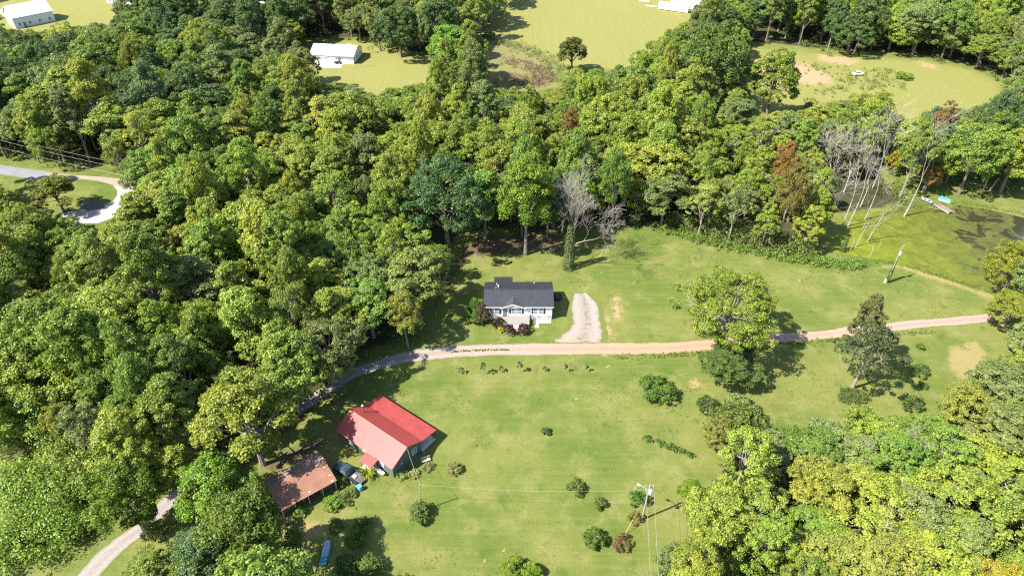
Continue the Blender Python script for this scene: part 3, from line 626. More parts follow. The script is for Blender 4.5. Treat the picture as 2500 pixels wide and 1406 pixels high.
# local x along the ridge to the lower left; local +y is towards (0.6,-0.8): the open front
SL = 9.6; zrid, zfr, zre = 3.4, 2.4, 2.65
r = MB(); slope(r, (-0.1, 4.5, zfr), (SL, 4.5, zfr), (SL, 0, zrid), (-0.1, 0, zrid), 0.05, 0.16, 0.022, 0.05); fs_ = r.build('front_roof', RUST, S1)
r = MB(); slope(r, (-0.1, -2.5, zre), (SL, -2.5, zre), (SL, -0.001, zrid), (-0.1, -0.001, zrid), 0.05, 0.16, 0.022, 0.05); r.build('rear_roof', mat('grey_rusty_tin', (0.17, 0.10, 0.075), 0.65, 0.3, 0.9, col2=(0.27, 0.21, 0.17)), S1)
for x, y in ((0.4, 4.1), (0.35, 1.2), (0.3, 3.0), (0.5, -0.9), (0.4, -1.8), (2.6, -0.6), (1.4, 0.35), (4.3, 3.9), (1.6, -0.7), (5.2, -2.1), (3.4, -2.2)):
    z = zrid - abs(y) * ((zrid - zfr) / 4.5 if y > 0 else (zrid - zre) / 2.5)
    s_ = (zrid - zfr) / 4.5 * (-1) if y > 0 else (zrid - zre) / 2.5
    MB().slab([(x, y, z + 0.035), (x + 0.35, y, z + 0.035), (x + 0.35, y + 0.14, z + 0.035 + 0.14 * s_), (x, y + 0.14, z + 0.035 + 0.14 * s_)], (0, -s_, 1), 0.01).build('pale_patch', PALEW, S1)
MB().box(0.3, SL - 0.3, -2.3, -2.24, 0, 2.62).build('rear_wall', WOOD, S1)
for x in (0.3, SL - 0.36): MB().slab([(x, -2.235, 0), (x, -2.235, 2.60), (x, 0, 3.33), (x, 0.8, 3.15), (x, 0.8, 0)], (-1, 0, 0), 0.05).build('side_wall', WOOD, S1)
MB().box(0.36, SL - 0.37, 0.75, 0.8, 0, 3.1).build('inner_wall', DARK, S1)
for x in (0.2, 2.5, 4.9, 7.2, 9.3): MB().box(x - 0.07, x + 0.07, 4.1, 4.24, 0, 2.43).build('front_post', PALEW, S1)
MB().box(0.1, SL - 0.1, 4.08, 4.26, 2.30, 2.40).build('front_beam', WOOD, S1)
for k in range(26):
    if k in (7, 8, 9, 16, 17, 18): continue
    MB().box(.4 + k * .34, .4 + k * .34 + .31, 3.3, 3.34, 0, 2.62).build('wall_board', WOOD, S1)
def sloc(x, y, z=0):
    a = math.atan2(sd.y, sd.x); return (sR.x + x * math.cos(a) - y * math.sin(a), sR.y + x * math.sin(a) + y * math.cos(a), z)
t = thing('stacked_crate', 'grey wooden crate standing under the rusty shed eave', 'crate', sloc(4.6, 3.2), math.atan2(sd.y, sd.x))
for k in range(5): MB().box(-0.5, 0.5, -0.4, -0.36, 0.05 + k * 0.17, 0.19 + k * 0.17).build('slat', WOOD, t)
MB().box(-0.48, 0.48, -0.355, 0.4, 0.0, 0.9).build('body', DARK, t)

# ------------------------------------------------------------------ pickup truck
tp = at(850, 1156, 0.0); tA = math.atan2(0.565, -0.825)
T = thing('pickup_truck', 'dark teal pickup truck with open bed between shed and red house', 'truck', (-27.75, 71.05, 0), tA)
def prof(x, w, z0, z1, tw): return [(x, -w, z0), (x, w, z0), (x, w, z0 + (z1 - z0) * 0.7), (x, tw, z1), (x, -tw, z1), (x, -w, z0 + (z1 - z0) * 0.7)]
b = MB().loft([prof(0.32, 0.97, 0.42, 1.10, 0.92), prof(1.15, 0.98, 0.42, 1.16, 0.92), prof(2.3, 0.97, 0.42, 1.12, 0.88), prof(2.72, 0.93, 0.45, 1.02, 0.8), prof(2.86, 0.85, 0.5, 0.85, 0.7)])
b.build('hood', TRUCKP, T, bevel=0.03)
cb = MB().loft([prof(-0.62, 0.97, 0.42, 1.18, 0.95), prof(0.318, 0.97, 0.42, 1.18, 0.95)]).build('cab_body', TRUCKP, T, bevel=0.02)
gh = MB().loft([[(-0.6, -0.93, 1.182), (1.0, -0.93, 1.182), (1.0, 0.93, 1.182), (-0.6, 0.93, 1.182)], [(-0.38, -0.74, 1.80), (0.35, -0.74, 1.80), (0.35, 0.74, 1.80), (-0.38, 0.74, 1.80)]]).build('cab_glass', GLASS, T)
MB().box(-0.42, 0.40, -0.77, 0.77, 1.802, 1.86).build('cab_roof', TRUCKP, T, bevel=0.03)
for s in (-1, 1):
    MB().slab([(-0.6, s * 0.94, 1.17), (-0.48, s * 0.94, 1.17), (-0.28, s * 0.755, 1.81), (-0.38, s * 0.755, 1.81)], (0, s, 0.3), 0.03).build('cab_pillar', TRUCKP, T)
    MB().slab([(-2.86, s * 0.97, 0.45), (-0.64, s * 0.97, 0.45), (-0.64, s * 0.97, 1.15), (-2.86, s * 0.97, 1.15)], (0, s, 0), 0.10).build('bed_side', TRUCKP, T)
    MB().box(0.15, 0.33, s * 1.0 - 0.09 if s > 0 else s * 1.0 - 0.09, s * 1.0 + 0.09, 1.2, 1.38).build('mirror', BLACK, T)
    MB().box(-2.90, -2.865, s * 0.93 - 0.07, s * 0.93 + 0.07, 0.75, 1.1).build('tail_light', LIGHTR, T)
    MB().box(2.80, 2.86, s * 0.7 - 0.13, s * 0.7 + 0.13, 0.68, 0.86).build('headlight', LIGHTW, T)
    MB().box(-2.1, -1.3, s * 0.78 - 0.09, s * 0.78 + 0.08, 0.642, 0.9).build('wheel_arch', BEDL, T)
    for wx in (-1.7, 1.85):
        w = MB().tube([(wx, s * 0.76, 0.38), (wx, s * 1.0, 0.38)], 0.38, 16).build('wheel', BLACK, T)
        MB().tube([(wx, s * 1.001, 0.38), (wx, s * 1.02, 0.38)], 0.22, 12).build('rim', METAL, w)
MB().box(-2.85, -0.65, -0.87, 0.87, 0.58, 0.64).build('bed_floor', BEDL, T)
MB().box(-0.645, -0.63, -0.87, 0.87, 0.642, 1.15).build('bed_front', BEDL, T)
MB().slab([(-2.87, -0.86, 0.62), (-3.35, -0.86, 0.60), (-3.35, 0.86, 0.60), (-2.87, 0.86, 0.62)][::-1], (0, 0, 1), 0.07).build('open_tailgate', BEDL, T)
MB().box(-3.02, -2.88, -0.92, 0.92, 0.40, 0.53).build('rear_bumper', CHROME, T); MB().box(2.84, 2.97, -0.92, 0.92, 0.42, 0.6).build('front_bumper', CHROME, T)
MB().box(-1.9, -1.2, -0.3, 0.25, 0.643, 0.86).build('bed_cargo', PALEW, T)

# barrel
def barrel(name, lab, p, r_, h, m, lid):
    t = thing(name, lab, 'barrel', p)
    MB().tube([(0, 0, 0), (0, 0, h * .08), (0, 0, h * .33), (0, 0, h * .36), (0, 0, h * .64), (0, 0, h * .67), (0, 0, h)], [r_ * .94, r_, r_, r_ * 1.05, r_ * 1.05, r_, r_ * .96], 18).build('body', m, t)
    MB().tube([(0, 0, h + .001), (0, 0, h + .03)], r_ * .98, 18).build('lid', lid, t)
    return t
barrel('blue_barrel', 'light blue plastic barrel behind the pickup tailgate', tuple(at(879, 1195)), 0.42, 1.05, BLUEB, CYAN)
t = thing('stone_block', 'pale stone block in the weeds beside the blue barrel', 'stone', tuple(at(867, 1199)), 0.4)
MB().loft([[(-.35, -.25, 0), (.35, -.25, 0), (.32, .25, 0), (-.33, .25, 0)], [(-.28, -.2, .4), (.25, -.22, .46), (.25, .2, .42), (-.25, .2, .38)]]).build('body', CONC, t, bevel=0.04)

# upturned boat
t = thing('upturned_boat', 'blue-grey upturned boat with teal stern lying in shade', 'boat', (-28.55, 56.6, 0), math.radians(90))
def hull(x, w, h): return [(x, -w, 0), (x, -w * 0.8, h), (x, w * 0.8, h), (x, w, 0)]
MB().loft([hull(-0.75, .62, .55), hull(0.4, .62, .56), hull(1.3, .56, .56), hull(2.0, .42, .5)]).build('hull', BOATG, t, bevel=0.06)
MB().loft([hull(-2.0, .56, .46), hull(-1.8, .6, .54), hull(-0.752, .622, .552)]).build('stern', TEAL, t, bevel=0.06)
MB().box(-1.2, 1.6, -0.04, 0.04, 0.555, 0.60).build('keel', BOATG, t)
t = thing('wooden_pallet', 'small grey wooden pallet on bare soil left of the upturned boat', 'pallet', tuple(at(721, 1338)), 0.15)
for k in range(6): MB().box(-0.75, 0.75, -0.55 + k * 0.19, -0.40 + k * 0.19, 0.10, 0.14).build('slat', PALEW, t)
for k in range(3): MB().box(-0.7 + k * 0.65, -0.6 + k * 0.65, -0.55, 0.55, 0, 0.098).build('runner', WOOD, t)

# ------------------------------------------------------------------ garage
gA = Vector((-78.0, 263.28)); ga = math.atan2(-0.13, 0.991)
GR = thing('white_garage', 'long white metal garage with white roof beyond the woods', 'garage', (gA.x, gA.y, 0), ga)
gable_house(GR, 16.9, 11.0, 3.3, 5.3, siding_mat('white_garage_siding', (0.72, 0.73, 0.74), 0.3), over=0.45, roofm=WHITEROOF, rib=0.6)
for x in (0.7, 6.6):
    d_ = MB()
    for k in range(4): d_.box(x, x + 3.0, -0.05, -0.004, 0.03 + k * 0.62, 0.62 + k * 0.62)
    d_.build('garage_door', WHITE, GR)
d_ = MB().box(4.6, 5.5, -0.06, -0.004, 0.05, 2.1).build('door', WHITE, GR); MB().box(5.36, 5.42, -0.1, -0.061, 1.0, 1.06).build('door_handle', METAL, d_)
MB().box(4.15, 6.0, -0.5, -0.004, 2.45, 2.62).build('door_canopy', WHITE, GR)
MB().box(-0.45, 17.35, -0.56, -0.45, 2.95, 3.14).build('gutter', METAL, GR)
window(GR, 16.905, 4.0, 1.2, 0.9, 1.0, (1, 0), (2, 2)); window(GR, 11.6, -0.003, 1.3, 0.9, 1.0, (0, -1), (2, 2))
# utility vehicle by the garage
t = thing('utility_vehicle', 'dark utility vehicle with roll cage parked at the white garage', 'vehicle', tuple(at(825.5, 156)), ga + math.pi / 2 * 0)
MB().loft([[(x, -0.7, .45), (x, .7, .45), (x, .7, z), (x, -.7, z)] for x, z in ((-1.3, .9), (-.4, .9), (-.38, .62), (.4, .62), (.42, 1.0), (1.3, .85))]).build('body', SHUTTER, t, bevel=0.04)
MB().box(-0.35, 0.05, -0.6, 0.6, 0.64, 1.05).build('seat', BEDL, t)
for s in (-1, 1):
    MB().tube([(-.4, s * .62, .9), (-.35, s * .58, 1.85), (.35, s * .58, 1.85), (.7, s * .62, 1.0)], 0.04, 6).build('roll_bar', METAL, t)
    for wx in (-.85, .9):
        w = MB().tube([(wx, s * .5, .34), (wx, s * .78, .34)], .34, 14).build('wheel', BLACK, t); MB().tube([(wx, s * .781, .34), (wx, s * .8, .34)], .17, 10).build('rim', METAL, w)
MB().box(-.38, .38, -.6, .6, 1.89, 1.93).build('canopy', BEDL, t)

# ------------------------------------------------------------------ far buildings
def far_house(name, lab, px, py, L, D, zw, zr, rz, wm, rm, cat='house', chim=False):
    t = thing(name, lab, cat, tuple(at(px, py)), rz)
    ro_, ze_, sl_ = gable_house(t, L, D, zw, zr, wm, roofm=rm, rib=0.8)
    for i in range(int(L // 4)): window(t, 2 + i * 4, -0.003, 1.0, 1.0, 1.2, (0, -1), (2, 2))
    d_ = MB().box(3.4, 4.4, -0.06, -0.004, 0.05, 2.1).build('door', DOORG, t); MB().box(4.2, 4.26, -.1, -.061, 1.0, 1.06).build('door_handle', METAL, d_)
    if chim: MB().box(L * .3, L * .3 + .5, D / 2 - .25, D / 2 + .25, zr - .3, zr + .7).build('chimney', BRICK, ro_)
    return t
FH = far_house('grey_house', 'pale house with light grey gabled roof in the far top left', 40, 72, 16, 12, 4.6, 8.2, math.radians(45), GREYSIDE, GREYROOF)
MB().loft([[(x, 12.0, z) for x, z in ((3.0, 4.4), (5.4, 4.4), (4.2, 6.6))], [(x, 14.5, z) for x, z in ((3.0, 4.4), (5.4, 4.4), (4.2, 6.6))]]).build('dormer', WHITE, FH)
t = thing('water_tank', 'round white tank beside the far grey-roofed house', 'tank', tuple(at(14, 40)), 0)
MB().tube([(0, 0, 0), (0, 0, 2.6), (0, 0, 3.0)], [1.3, 1.3, .5], 18).build('shell', WHITE, t); MB().tube([(0, 0, 3.0), (0, 0, 3.15)], .35, 12).build('hatch', METAL, t)
far_house('white_cottage', 'white cottage with pale roof on the top edge right of grey house', 262, 8, 13, 7, 3.0, 4.6, math.radians(-12), WHITE, GREYROOF)
far_house('white_bungalow', 'white bungalow glimpsed between trees at the top left', 520, 14, 12, 7, 3.0, 4.8, math.radians(8), SIDING, WHITEROOF)
far_house('white_outbuilding', 'small white outbuilding between trees behind the garage woods', 610, 26, 8, 5, 2.6, 3.6, math.radians(-5), SIDING, WHITEROOF, 'outbuilding')
far_house('brown_roofed_house', 'house with brown shingle roof in the top right woods', 2322, 22, 14, 9, 3.0, 5.4, math.radians(28), BRICK, BROWNR, chim=True)
def trailer(name, lab, p, L, D, h, rz, cat):
    t = thing(name, lab, cat, p, rz)
    MB().loft([[(x, 0, .35), (x, D, .35), (x, D, h), (x, D / 2, h + .35), (x, 0, h)] for x in (0, L)]).build('shell', WHITE, t)
    r_ = MB(); slope(r_, (-.1, -.1, h + .02), (L + .1, -.1, h + .02), (L + .1, D / 2, h + .42), (-.1, D / 2, h + .42), .05, .8); slope(r_, (-.1, D + .1, h + .02), (L + .1, D + .1, h + .02), (L + .1, D / 2 + .001, h + .42), (-.1, D / 2 + .001, h + .42), .05, .8); r_.build('roof', WHITEROOF, t)
    for x in (1.5, L * .5, L - 2): window(t, x, -.003, 1.3, .9, .8, (0, -1), (2, 2))
    d_ = MB().box(L * .3, L * .3 + .9, -.05, -.004, .4, 2.3).build('door', GREYROOF, t); MB().box(L * .3 + .75, L * .3 + .8, -.09, -.051, 1.2, 1.26).build('door_handle', METAL, d_)
    for x in (1, L / 3, 2 * L / 3, L - 1): MB().box(x - .2, x + .2, .2, D - .2, 0, .348).build('pier', BLOCK, t)
    return t
tr1 = trailer('white_trailer', 'long white trailer at the near end of the far field', (68.3, 331.0, 0), 14.0, 3.2, 2.9, math.atan2(-6.2, 12.55), 'trailer')
MB().box(9.6, 11.2, 2.2, 2.6, 3.1, 3.22).build('red_marking', mat('faded_red', (0.45, 0.10, 0.12), 0.6), tr1)
trailer('white_trailer', 'taller white trailer standing behind the front one', (74.5, 334.5, 0), 14.0, 4.5, 4.0, math.atan2(-5.8, 12.6), 'trailer')
trailer('mobile_home', 'white mobile home half hidden by trees above the pond', (at(2312, 340).x, at(2312, 340).y, 0), 13.0, 5.0, 3.0, math.radians(-24), 'mobile home')
for i, (x, y, rz, lab) in enumerate(((1574, 5, -.3, 'pale lumber stack on the grass left of the far white trailer, upper'), (1590, 17, -.3, 'pale lumber stack touching the end of the far white trailer, lower'))):
    t = thing('lumber_stack', lab, 'lumber', tuple(at(x, y)), rz, 'lumber by the white trailer')
    for k in range(5): MB().box(-2.5 - .2 * (k % 2), 2.5, -.6 + k * .25, -.38 + k * .25, .1, .35 + .1 * (k % 2)).build('board', PALEW, t)
    MB().box(-2, -1.8, -.6, .65, 0, .099).box(1.8, 2, -.6, .65, 0, .099).build('bearer', WOOD, t)
# overgrown white car in the right field
t = thing('abandoned_car', 'abandoned white car among weeds in the right-hand field', 'car', tuple(at(2094, 184)), .2)
MB().loft([[(x, -.82, .3), (x, .82, .3), (x, .85, .75), (x, .7, z), (x, -.7, z), (x, -.85, .75)] for x, z in ((-2.1, .75), (-1.9, .95), (-1.1, 1.0), (1.0, .98), (1.9, .85), (2.1, .65))]).build('body', WHITE, t, bevel=.04)
MB().loft([[(-1.3, -.68, .99), (.95, -.68, .99), (.95, .68, .99), (-1.3, .68, .99)], [(-.8, -.55, 1.4), (.25, -.55, 1.4), (.25, .55, 1.4), (-.8, .55, 1.4)]]).build('cabin_glass', GLASS, t)
MB().box(-.82, .27, -.57, .57, 1.402, 1.45).build('roof', WHITE, t, bevel=.02)
for s in (-1, 1):
    for wx in (-1.3, 1.3): MB().tube([(wx, s * .65, .3), (wx, s * .86, .3)], .3, 14).build('wheel', BLACK, t)

# ------------------------------------------------------------------ pond things
dA, dB = at(2285, 499, 0), at(2322, 522, 0); da = math.atan2(dB.y - dA.y, dB.x - dA.x); dl = (dB - dA).length
t = thing('dock', 'weathered wooden dock reaching from the grass into the pond', 'dock', (dA.x, dA.y, 0), da)
for k in range(int(dl / .3)): MB().box(.3 * k, .3 * k + .275, -.95, .95, .34, .38).build('plank', mat('brown_plank', (.19, .145, .115), .85, .3, 3), t)
for s in (-1, 1):
    MB().box(0, dl, s * .96 - .03, s * .96 + .03, .18, .338).build('side_rail', PALEW, t)
    for x in (.3, dl / 2, dl - .2): MB().tube([(x, s * .85, -.9), (x, s * .85, .335)], .08, 8).build('pile', WOOD, t)
t = thing('pedal_boat', 'bright cyan pedal boat pulled up beside the dock', 'boat', tuple(at(2306, 490)), math.radians(-38))
for s in (-1, 1): MB().loft([[(x, s * .52 - w, .0 + h0), (x, s * .52 + w, .0 + h0), (x, s * .52 + w, .42), (x, s * .52 - w, .42)] for x, w, h0 in ((-1.5, .2, .1), (-1.1, .26, 0), (.9, .26, 0), (1.5, .12, .2))]).build('float', LIGHTW if s < 0 else CYAN, t, bevel=.04)
MB().box(-1.45, 1.35, -.72, .72, .422, .5).build('deck', CYAN, t, bevel=.03)
for s in (-1, 1):
    MB().box(-.9, -.35, s * .36 - .28, s * .36 + .28, .502, .68).build('seat', CYAN, t, bevel=.04); MB().box(-1.12, -.91, s * .36 - .28, s * .36 + .28, .502, 1.0).build('backrest', CYAN, t, bevel=.04)
MB().box(.2, .6, -.4, .4, .502, .62).build('foot_well', BLUEB, t, bevel=.02)
t = thing('rowing_boat', 'small dark rowing boat with pale seats on the pond bank', 'boat', tuple(at(2262, 492)), math.radians(-50))
MB().loft([[(x, -w, .42), (x, -w * .7, 0), (x, w * .7, 0), (x, w, .42), (x, w - .05, .42), (x, w * .7 - .05, .06), (x, -w * .7 + .05, .06), (x, -w + .05, .42)] for x, w in ((-1.9, .5), (-1, .62), (.6, .6), (1.5, .42), (2.0, .15))]).build('hull', SHUTTER, t)
for x in (-1.3, -.2, .9): MB().box(x, x + .25, -.52, .52, .3, .34).build('bench', LIGHTW, t)
for s in (-1, 1): MB().tube([(-1.9, s * .5, .44), (-1, s * .62, .44), (.6, s * .6, .44), (1.5, s * .42, .44), (2, s * .12, .44)], .035, 6).build('gunwale', METAL, t)

# ------------------------------------------------------------------ poles and wires
def pole(name, lab, px, py, h, r_=.14, lean=(0, 0), arm=None, m=POLE):
    p = at(px, py); t = thing(name, lab, 'pole', tuple(p))
    MB().tube([(0, 0, 0), (lean[0] * .5, lean[1] * .5, h * .5), (lean[0], lean[1], h)], [r_, r_ * .88, r_ * .75], 8).build('shaft', m, t)
    return t, Vector((p.x + lean[0], p.y + lean[1], h))
P1, top1 = pole('wire_pole', 'slim bare wooden pole rising out of a lawn shrub', 1024, 1247, 7.1, .11, (.65, 0))
P2, top2 = pole('utility_pole', 'utility pole with transformer and lamp near the lower right woods', 1567, 1268, 9.0, .17, (.2, .1))
l2 = (.2, .1)
MB().tube([(.3, -.35, 7.4), (.3, -.35, 7.5), (.3, -.35, 8.3), (.3, -.35, 8.42)], [.24, .28, .28, .2], 14).build('transformer', LIGHTW, P2)
MB().tube([(.3, -.35, 8.42), (.3, -.35, 8.75)], [.06, .04], 8).build('insulator', BLOCK, P2)
MB().tube([(.15, .05, 7.6), (-.6, .5, 8.0), (-1.15, .75, 8.05)], .05, 6).build('lamp_arm', METAL, P2); MB().tube([(-1.1, .72, 8.08), (-1.5, .95, 8.05)], [.12, .22], 10).build('lamp_head', LIGHTW, P2)
MB().box(-.5, .9, .05, .15, 8.75, 8.87).build('crossarm', WOOD, P2)
for x in (-.4, .75): MB().tube([(x, .1, 8.872), (x, .1, 9.05)], [.05, .03], 8).build('insulator', LIGHTW, P2)
P3, top3 = pole('utility_pole', 'ivy-wrapped utility pole with white box beside the pond lawn', 2165, 690, 10.2, .15, (-.2, -.3))
MB().tube([(-.15, -.45, 8.2), (-.15, -.45, 8.9)], [.25, .25], 12).build('transformer', LIGHTW, P3); MB().tube([(-.2, -.3, 10.0), (.5, .2, 10.5)], .04, 6).build('lamp_arm', METAL, P3)
MB().box(-.62, -.3, -.2, .2, 0, .9).build('meter_box', LIGHTW, P3)
P4, top4 = pole('lamp_pole', 'thin grey lamp pole in front of the white garage', 856, 168, 9.3, .09, (-.2, 0), m=METAL)
MB().tube([(-.2, 0, 9.25), (.6, 0, 9.4), (1.3, 0, 9.4)], [.06, .06, .12], 8).build('lamp_head', LIGHTW, P4)
P5, top5 = pole('utility_pole', 'pale leaning utility pole on the far bank of the pond', 2391, 483, 9.6, .16, (-.3, 0)); MB().box(-.7, .2, -.06, .06, 9.3, 9.42).build('crossarm', WOOD, P5)
P6, top6 = pole('utility_pole', 'distant utility pole at the edge of the far field', 1207, 36, 9.0, .16); MB().box(-.8, .8, -.06, .06, 8.6, 8.72).build('crossarm', WOOD, P6)
st = at(2416, 465); t = thing('leaning_log', 'pale broken trunk leaning on the far pond bank', 'log', tuple(st)); MB().tube([(0, 0, 0), (.6, .3, 1.6), (1.3, .5, 3.6)], [.28, .25, .2], 8).build('trunk', PALEBARK, t)
def wire(name, lab, a, b, sag, r_=.018, m=WIRE, group=None):
    a, b = Vector(a), Vector(b); mid = (a + b) / 2
    pts = [a.lerp(b, i / 16) - Vector((0, 0, sag * 4 * (i / 16) * (1 - i / 16))) - mid for i in range(17)]
    o = MB().tube(pts, r_, 4).build(name, m, loc=mid); return tag(o, lab, 'wire', group)
gpk = rloc(-.38, 3.45, 4.5)
wire('service_wire', 'wire from the red roof gable to the slim wooden pole', gpk, top1, .3, .02)
wire('service_wire', 'long wire from the slim pole to the transformer pole', top1, top2 - Vector((0, 0, 1.2)), 1.0, .012)
for k, (ox, lab) in enumerate(((-.45, 'left one of two wires dropping from the transformer pole'), (.75, 'right one of two wires dropping from the transformer pole'))):
    wire('power_line', lab, top2 + Vector((ox - .2, 0, .05)), (at(1540 + 14 * k, 1900).x, at(1540, 1900).y - 25, 9.5), 1.2, .016, m=WIRE)
for k, lab in enumerate(('topmost of three power lines above the cul-de-sac', 'middle one of three power lines above the cul-de-sac', 'lowest of three power lines above the cul-de-sac')):
    wire('power_line', lab, at(-60, (318, 327, 345)[k], 9), at(420, (424, 436, 452)[k], 9),   .6, .02, group='power lines above the cul-de-sac')
gA_ = at(1526, 1303); g_ = wire('guy_wire', 'steel guy wire from transformer pole to the lawn', top2 - Vector((0, 0, 1.5)), gA_, 0, .02)
d_ = (top2 - Vector((0, 0, 1.5)) - gA_); q = gA_ + d_ * .33
MB().tube([gA_ + d_ * .01 - g_.location, q - g_.location], .032, 6).build('yellow_guard', YELLOW, g_)

# ------------------------------------------------------------------ vegetation: leaf meshes
def unit(v): return v / np.maximum(np.linalg.norm(v, axis=-1, keepdims=True), 1e-9)

def leaf_mesh(name, P, Nn, size, rng, aspect=0.72, tint=None, tc=None):
    n = len(P); Nn = unit(Nn); t = unit(np.cross(Nn, rng.normal(size=(n, 3)))); b = np.cross(Nn, t)
    s = size * rng.uniform(0.6, 1.35, (n, 1)); a_ = t * s / 2; b_ = b * s * aspect / 2; dr = Nn * s * 0.12
    V = np.stack([P - a_ - dr, P - b_ + dr * .4, P + a_ - dr, P + b_ + dr * .4], 1).reshape(-1, 3)
    me_ = bpy.data.meshes.new(name); me_.vertices.add(4 * n); me_.vertices.foreach_set('co', V.astype(np.float32).ravel())
    me_.loops.add(4 * n); me_.loops.foreach_set('vertex_index', np.arange(4 * n, dtype=np.int32))
    me_.polygons.add(n); me_.polygons.foreach_set('loop_start', np.arange(n, dtype=np.int32) * 4)
    me_.update()
    if tint is None: tint = rng.uniform(0, 1, n)
    me_.attributes.new('tint', 'FLOAT', 'FACE').data.foreach_set('value', np.clip(tint, 0, 1).astype(np.float32))
    me_.materials.append(LEAF)
    return me_

def rdirs(rng, n): return unit(rng.normal(size=(n, 3)))

def clump_leaves(rng, C, R, lpc, up=0.22, flat=0.78, spread=(0.55, 1.08), outward=None):
    """leaves on the shells of clumps C (k,3) with radii R (k,)"""
    k = len(C); d = rdirs(rng, k * lpc).reshape(k, lpc, 3)
    d[..., 2] = np.where(d[..., 2] < -0.35, -d[..., 2], d[..., 2])
    if outward is not None:
        dp = (d * outward[:, None, :]).sum(-1, keepdims=True); d = np.where(dp < -0.35, d - 2 * dp * outward[:, None, :], d)
    r = R[:, None, None] * rng.uniform(spread[0], spread[1], (k, lpc, 1)) ** 0.7
    r = r * np.where(rng.uniform(size=r.shape) < .12, rng.uniform(1.05, 1.55, r.shape), 1)
    P = C[:, None, :] + d * r * np.array([1, 1, flat])
    Nn = unit(d + np.array([0, 0, up]) + 0.65 * rng.normal(size=d.shape))
    tn = np.clip(rng.normal(0.5, 0.22, (k, lpc)) + rng.normal(0, 0.16, (k, 1)), 0, 1)
    return P.reshape(-1, 3), Nn.reshape(-1, 3), tn.ravel()

def make_crown(seed, R, zb, zt, nl=9, nc=11, cr=0.2, lpc=85, leaf=0.46, taper=0.0, holes=0.0, lobe=0.42):
    rng = np.random.default_rng(seed); zc = zb + (zt - zb) * 0.45; hb = (zt - zb) / 2
    L_ = []
    for i in range(nl):
        g_ = (i + 0.5) / nl; z = 1 - 1.55 * g_; ph = 2.39996 * i + rng.uniform(-.5, .5); q = math.sqrt(max(0, 1 - z * z))
        rad = R * 0.62 * q * rng.uniform(.65, 1.32) * (1 - taper * max(0, z)); hz = hb * (0.62 if z > 0 else .75)
        L_.append((math.cos(ph) * rad, math.sin(ph) * rad, zc + z * hz * rng.uniform(.9, 1.1) + rng.uniform(-.3, .3), R * lobe * rng.uniform(.55, 1.35) * (1 - .45 * taper * max(0, z))))
    L_.append((rng.uniform(-.5, .5), rng.uniform(-.5, .5), zc, R * .5)); lob = np.array(L_)
    C, CR, O = [], [], []
    for x, y, z, r in lob:
        d = rdirs(rng, nc); o = np.array([x, y, z - zc + 0.25 * hb]); o = o / (np.linalg.norm(o) + 1e-6)
        dp = d @ o; d = np.where((dp < -.1)[:, None], d - 2 * dp[:, None] * o, d)
        if holes: d = d[rng.uniform(size=len(d)) > holes]
        c_ = np.array([x, y, z]) + d * r * rng.uniform(.65, 1.0, (len(d), 1)) * np.array([1, 1, .85]); C.append(c_); CR.append(R * cr * rng.uniform(.65, 1.3, len(d))); O.append(d)
    C, CR, O = np.vstack(C), np.concatenate(CR), np.vstack(O)
    P, Nn, tn = clump_leaves(rng, C, CR, lpc, outward=O)
    me_ = leaf_mesh('crown', P, Nn, leaf, rng, tint=tn)
    return me_, lob, C, rng

def limbs_mesh(rng, H_, lob, C, zc, r0, twigs=0.0, m=BARK, bend=.4, fork=0.35):
    mb = MB(); zs = zc * fork; b1 = Vector((rng.uniform(-bend, bend), rng.uniform(-bend, bend), zs)); b2 = Vector((b1.x * 1.6, b1.y * 1.6, zc))
    mb.tube([(0, 0, -.1), (b1.x * .4, b1.y * .4, zs * .45), b1, b2], [r0 * 1.25, r0, r0 * .85, r0 * .45], 7)
    for x, y, z, r in lob[:-1]:
        s = b1.lerp(b2, rng.uniform(.05, .8)); e_ = Vector((x, y, z)); md = s.lerp(e_, .5) + Vector((0, 0, -.3 + rng.uniform(0, .6)))
        mb.tube([s, md, e_], [r0 * .42, r0 * .3, r0 * .14], 5, cap=False)
        if twigs:
            for c_ in C:
                if (Vector(c_) - e_).length < r * 1.15 and rng.uniform() < twigs:
                    cv = Vector(c_); a_ = md.lerp(e_, rng.uniform(.3, 1)); mb.tube([a_, a_.lerp(cv, .5) + Vector(rng.uniform(-.2, .2, 3)), cv, cv + (cv - a_) * .25], [r0 * .13, r0 * .09, r0 * .05, .015], 4, cap=False)
    return mb.mesh('trunk', m)

def dead_mesh(seed, H_, r0, spread=.5, depth=5, m=DEADWOOD, lean=(0, 0), lo=.35, kids=3, minr=.013, wob=.10):
    rng = np.random.default_rng(seed); mb = MB()
    def br(p, d, l, r, k):
        pts, rs = [p], [r]; q = p
        for i in range(4):
            d = (d + Vector(rng.normal(0, wob * (.45 if k == 0 else 1.2), 3)) + Vector((0, 0, .03))).normalized(); q = q + d * l / 4; pts.append(q); rs.append(max(minr, r * (1 - .17 * (i + 1))))
        mb.tube(pts, rs, 6 if k == 0 else (5 if k < 3 else 3), cap=False)
        if k >= depth: return
        n = kids + (1 if rng.uniform() < .5 else 0)
        for i in range(n):
            j = 4 if i < 2 else int(rng.integers(2, 4)) if k else int(rng.integers(2, 4))
            ax = d.cross(Vector(rng.normal(size=3))).normalized(); w = rng.uniform(.45, 1.0) * spread * (1.3 if i > 1 else 1)
            nd = (d * math.cos(w) + ax * math.sin(w)).normalized()
            br(pts[j], nd, l * rng.uniform(.55, .82), max(minr, rs[j] * rng.uniform(.5, .78)), k + 1)
    br(Vector((0, 0, -.1)), Vector((lean[0], lean[1], 1)).normalized(), H_ * lo, r0, 0)
    return mb.mesh('branches', m)

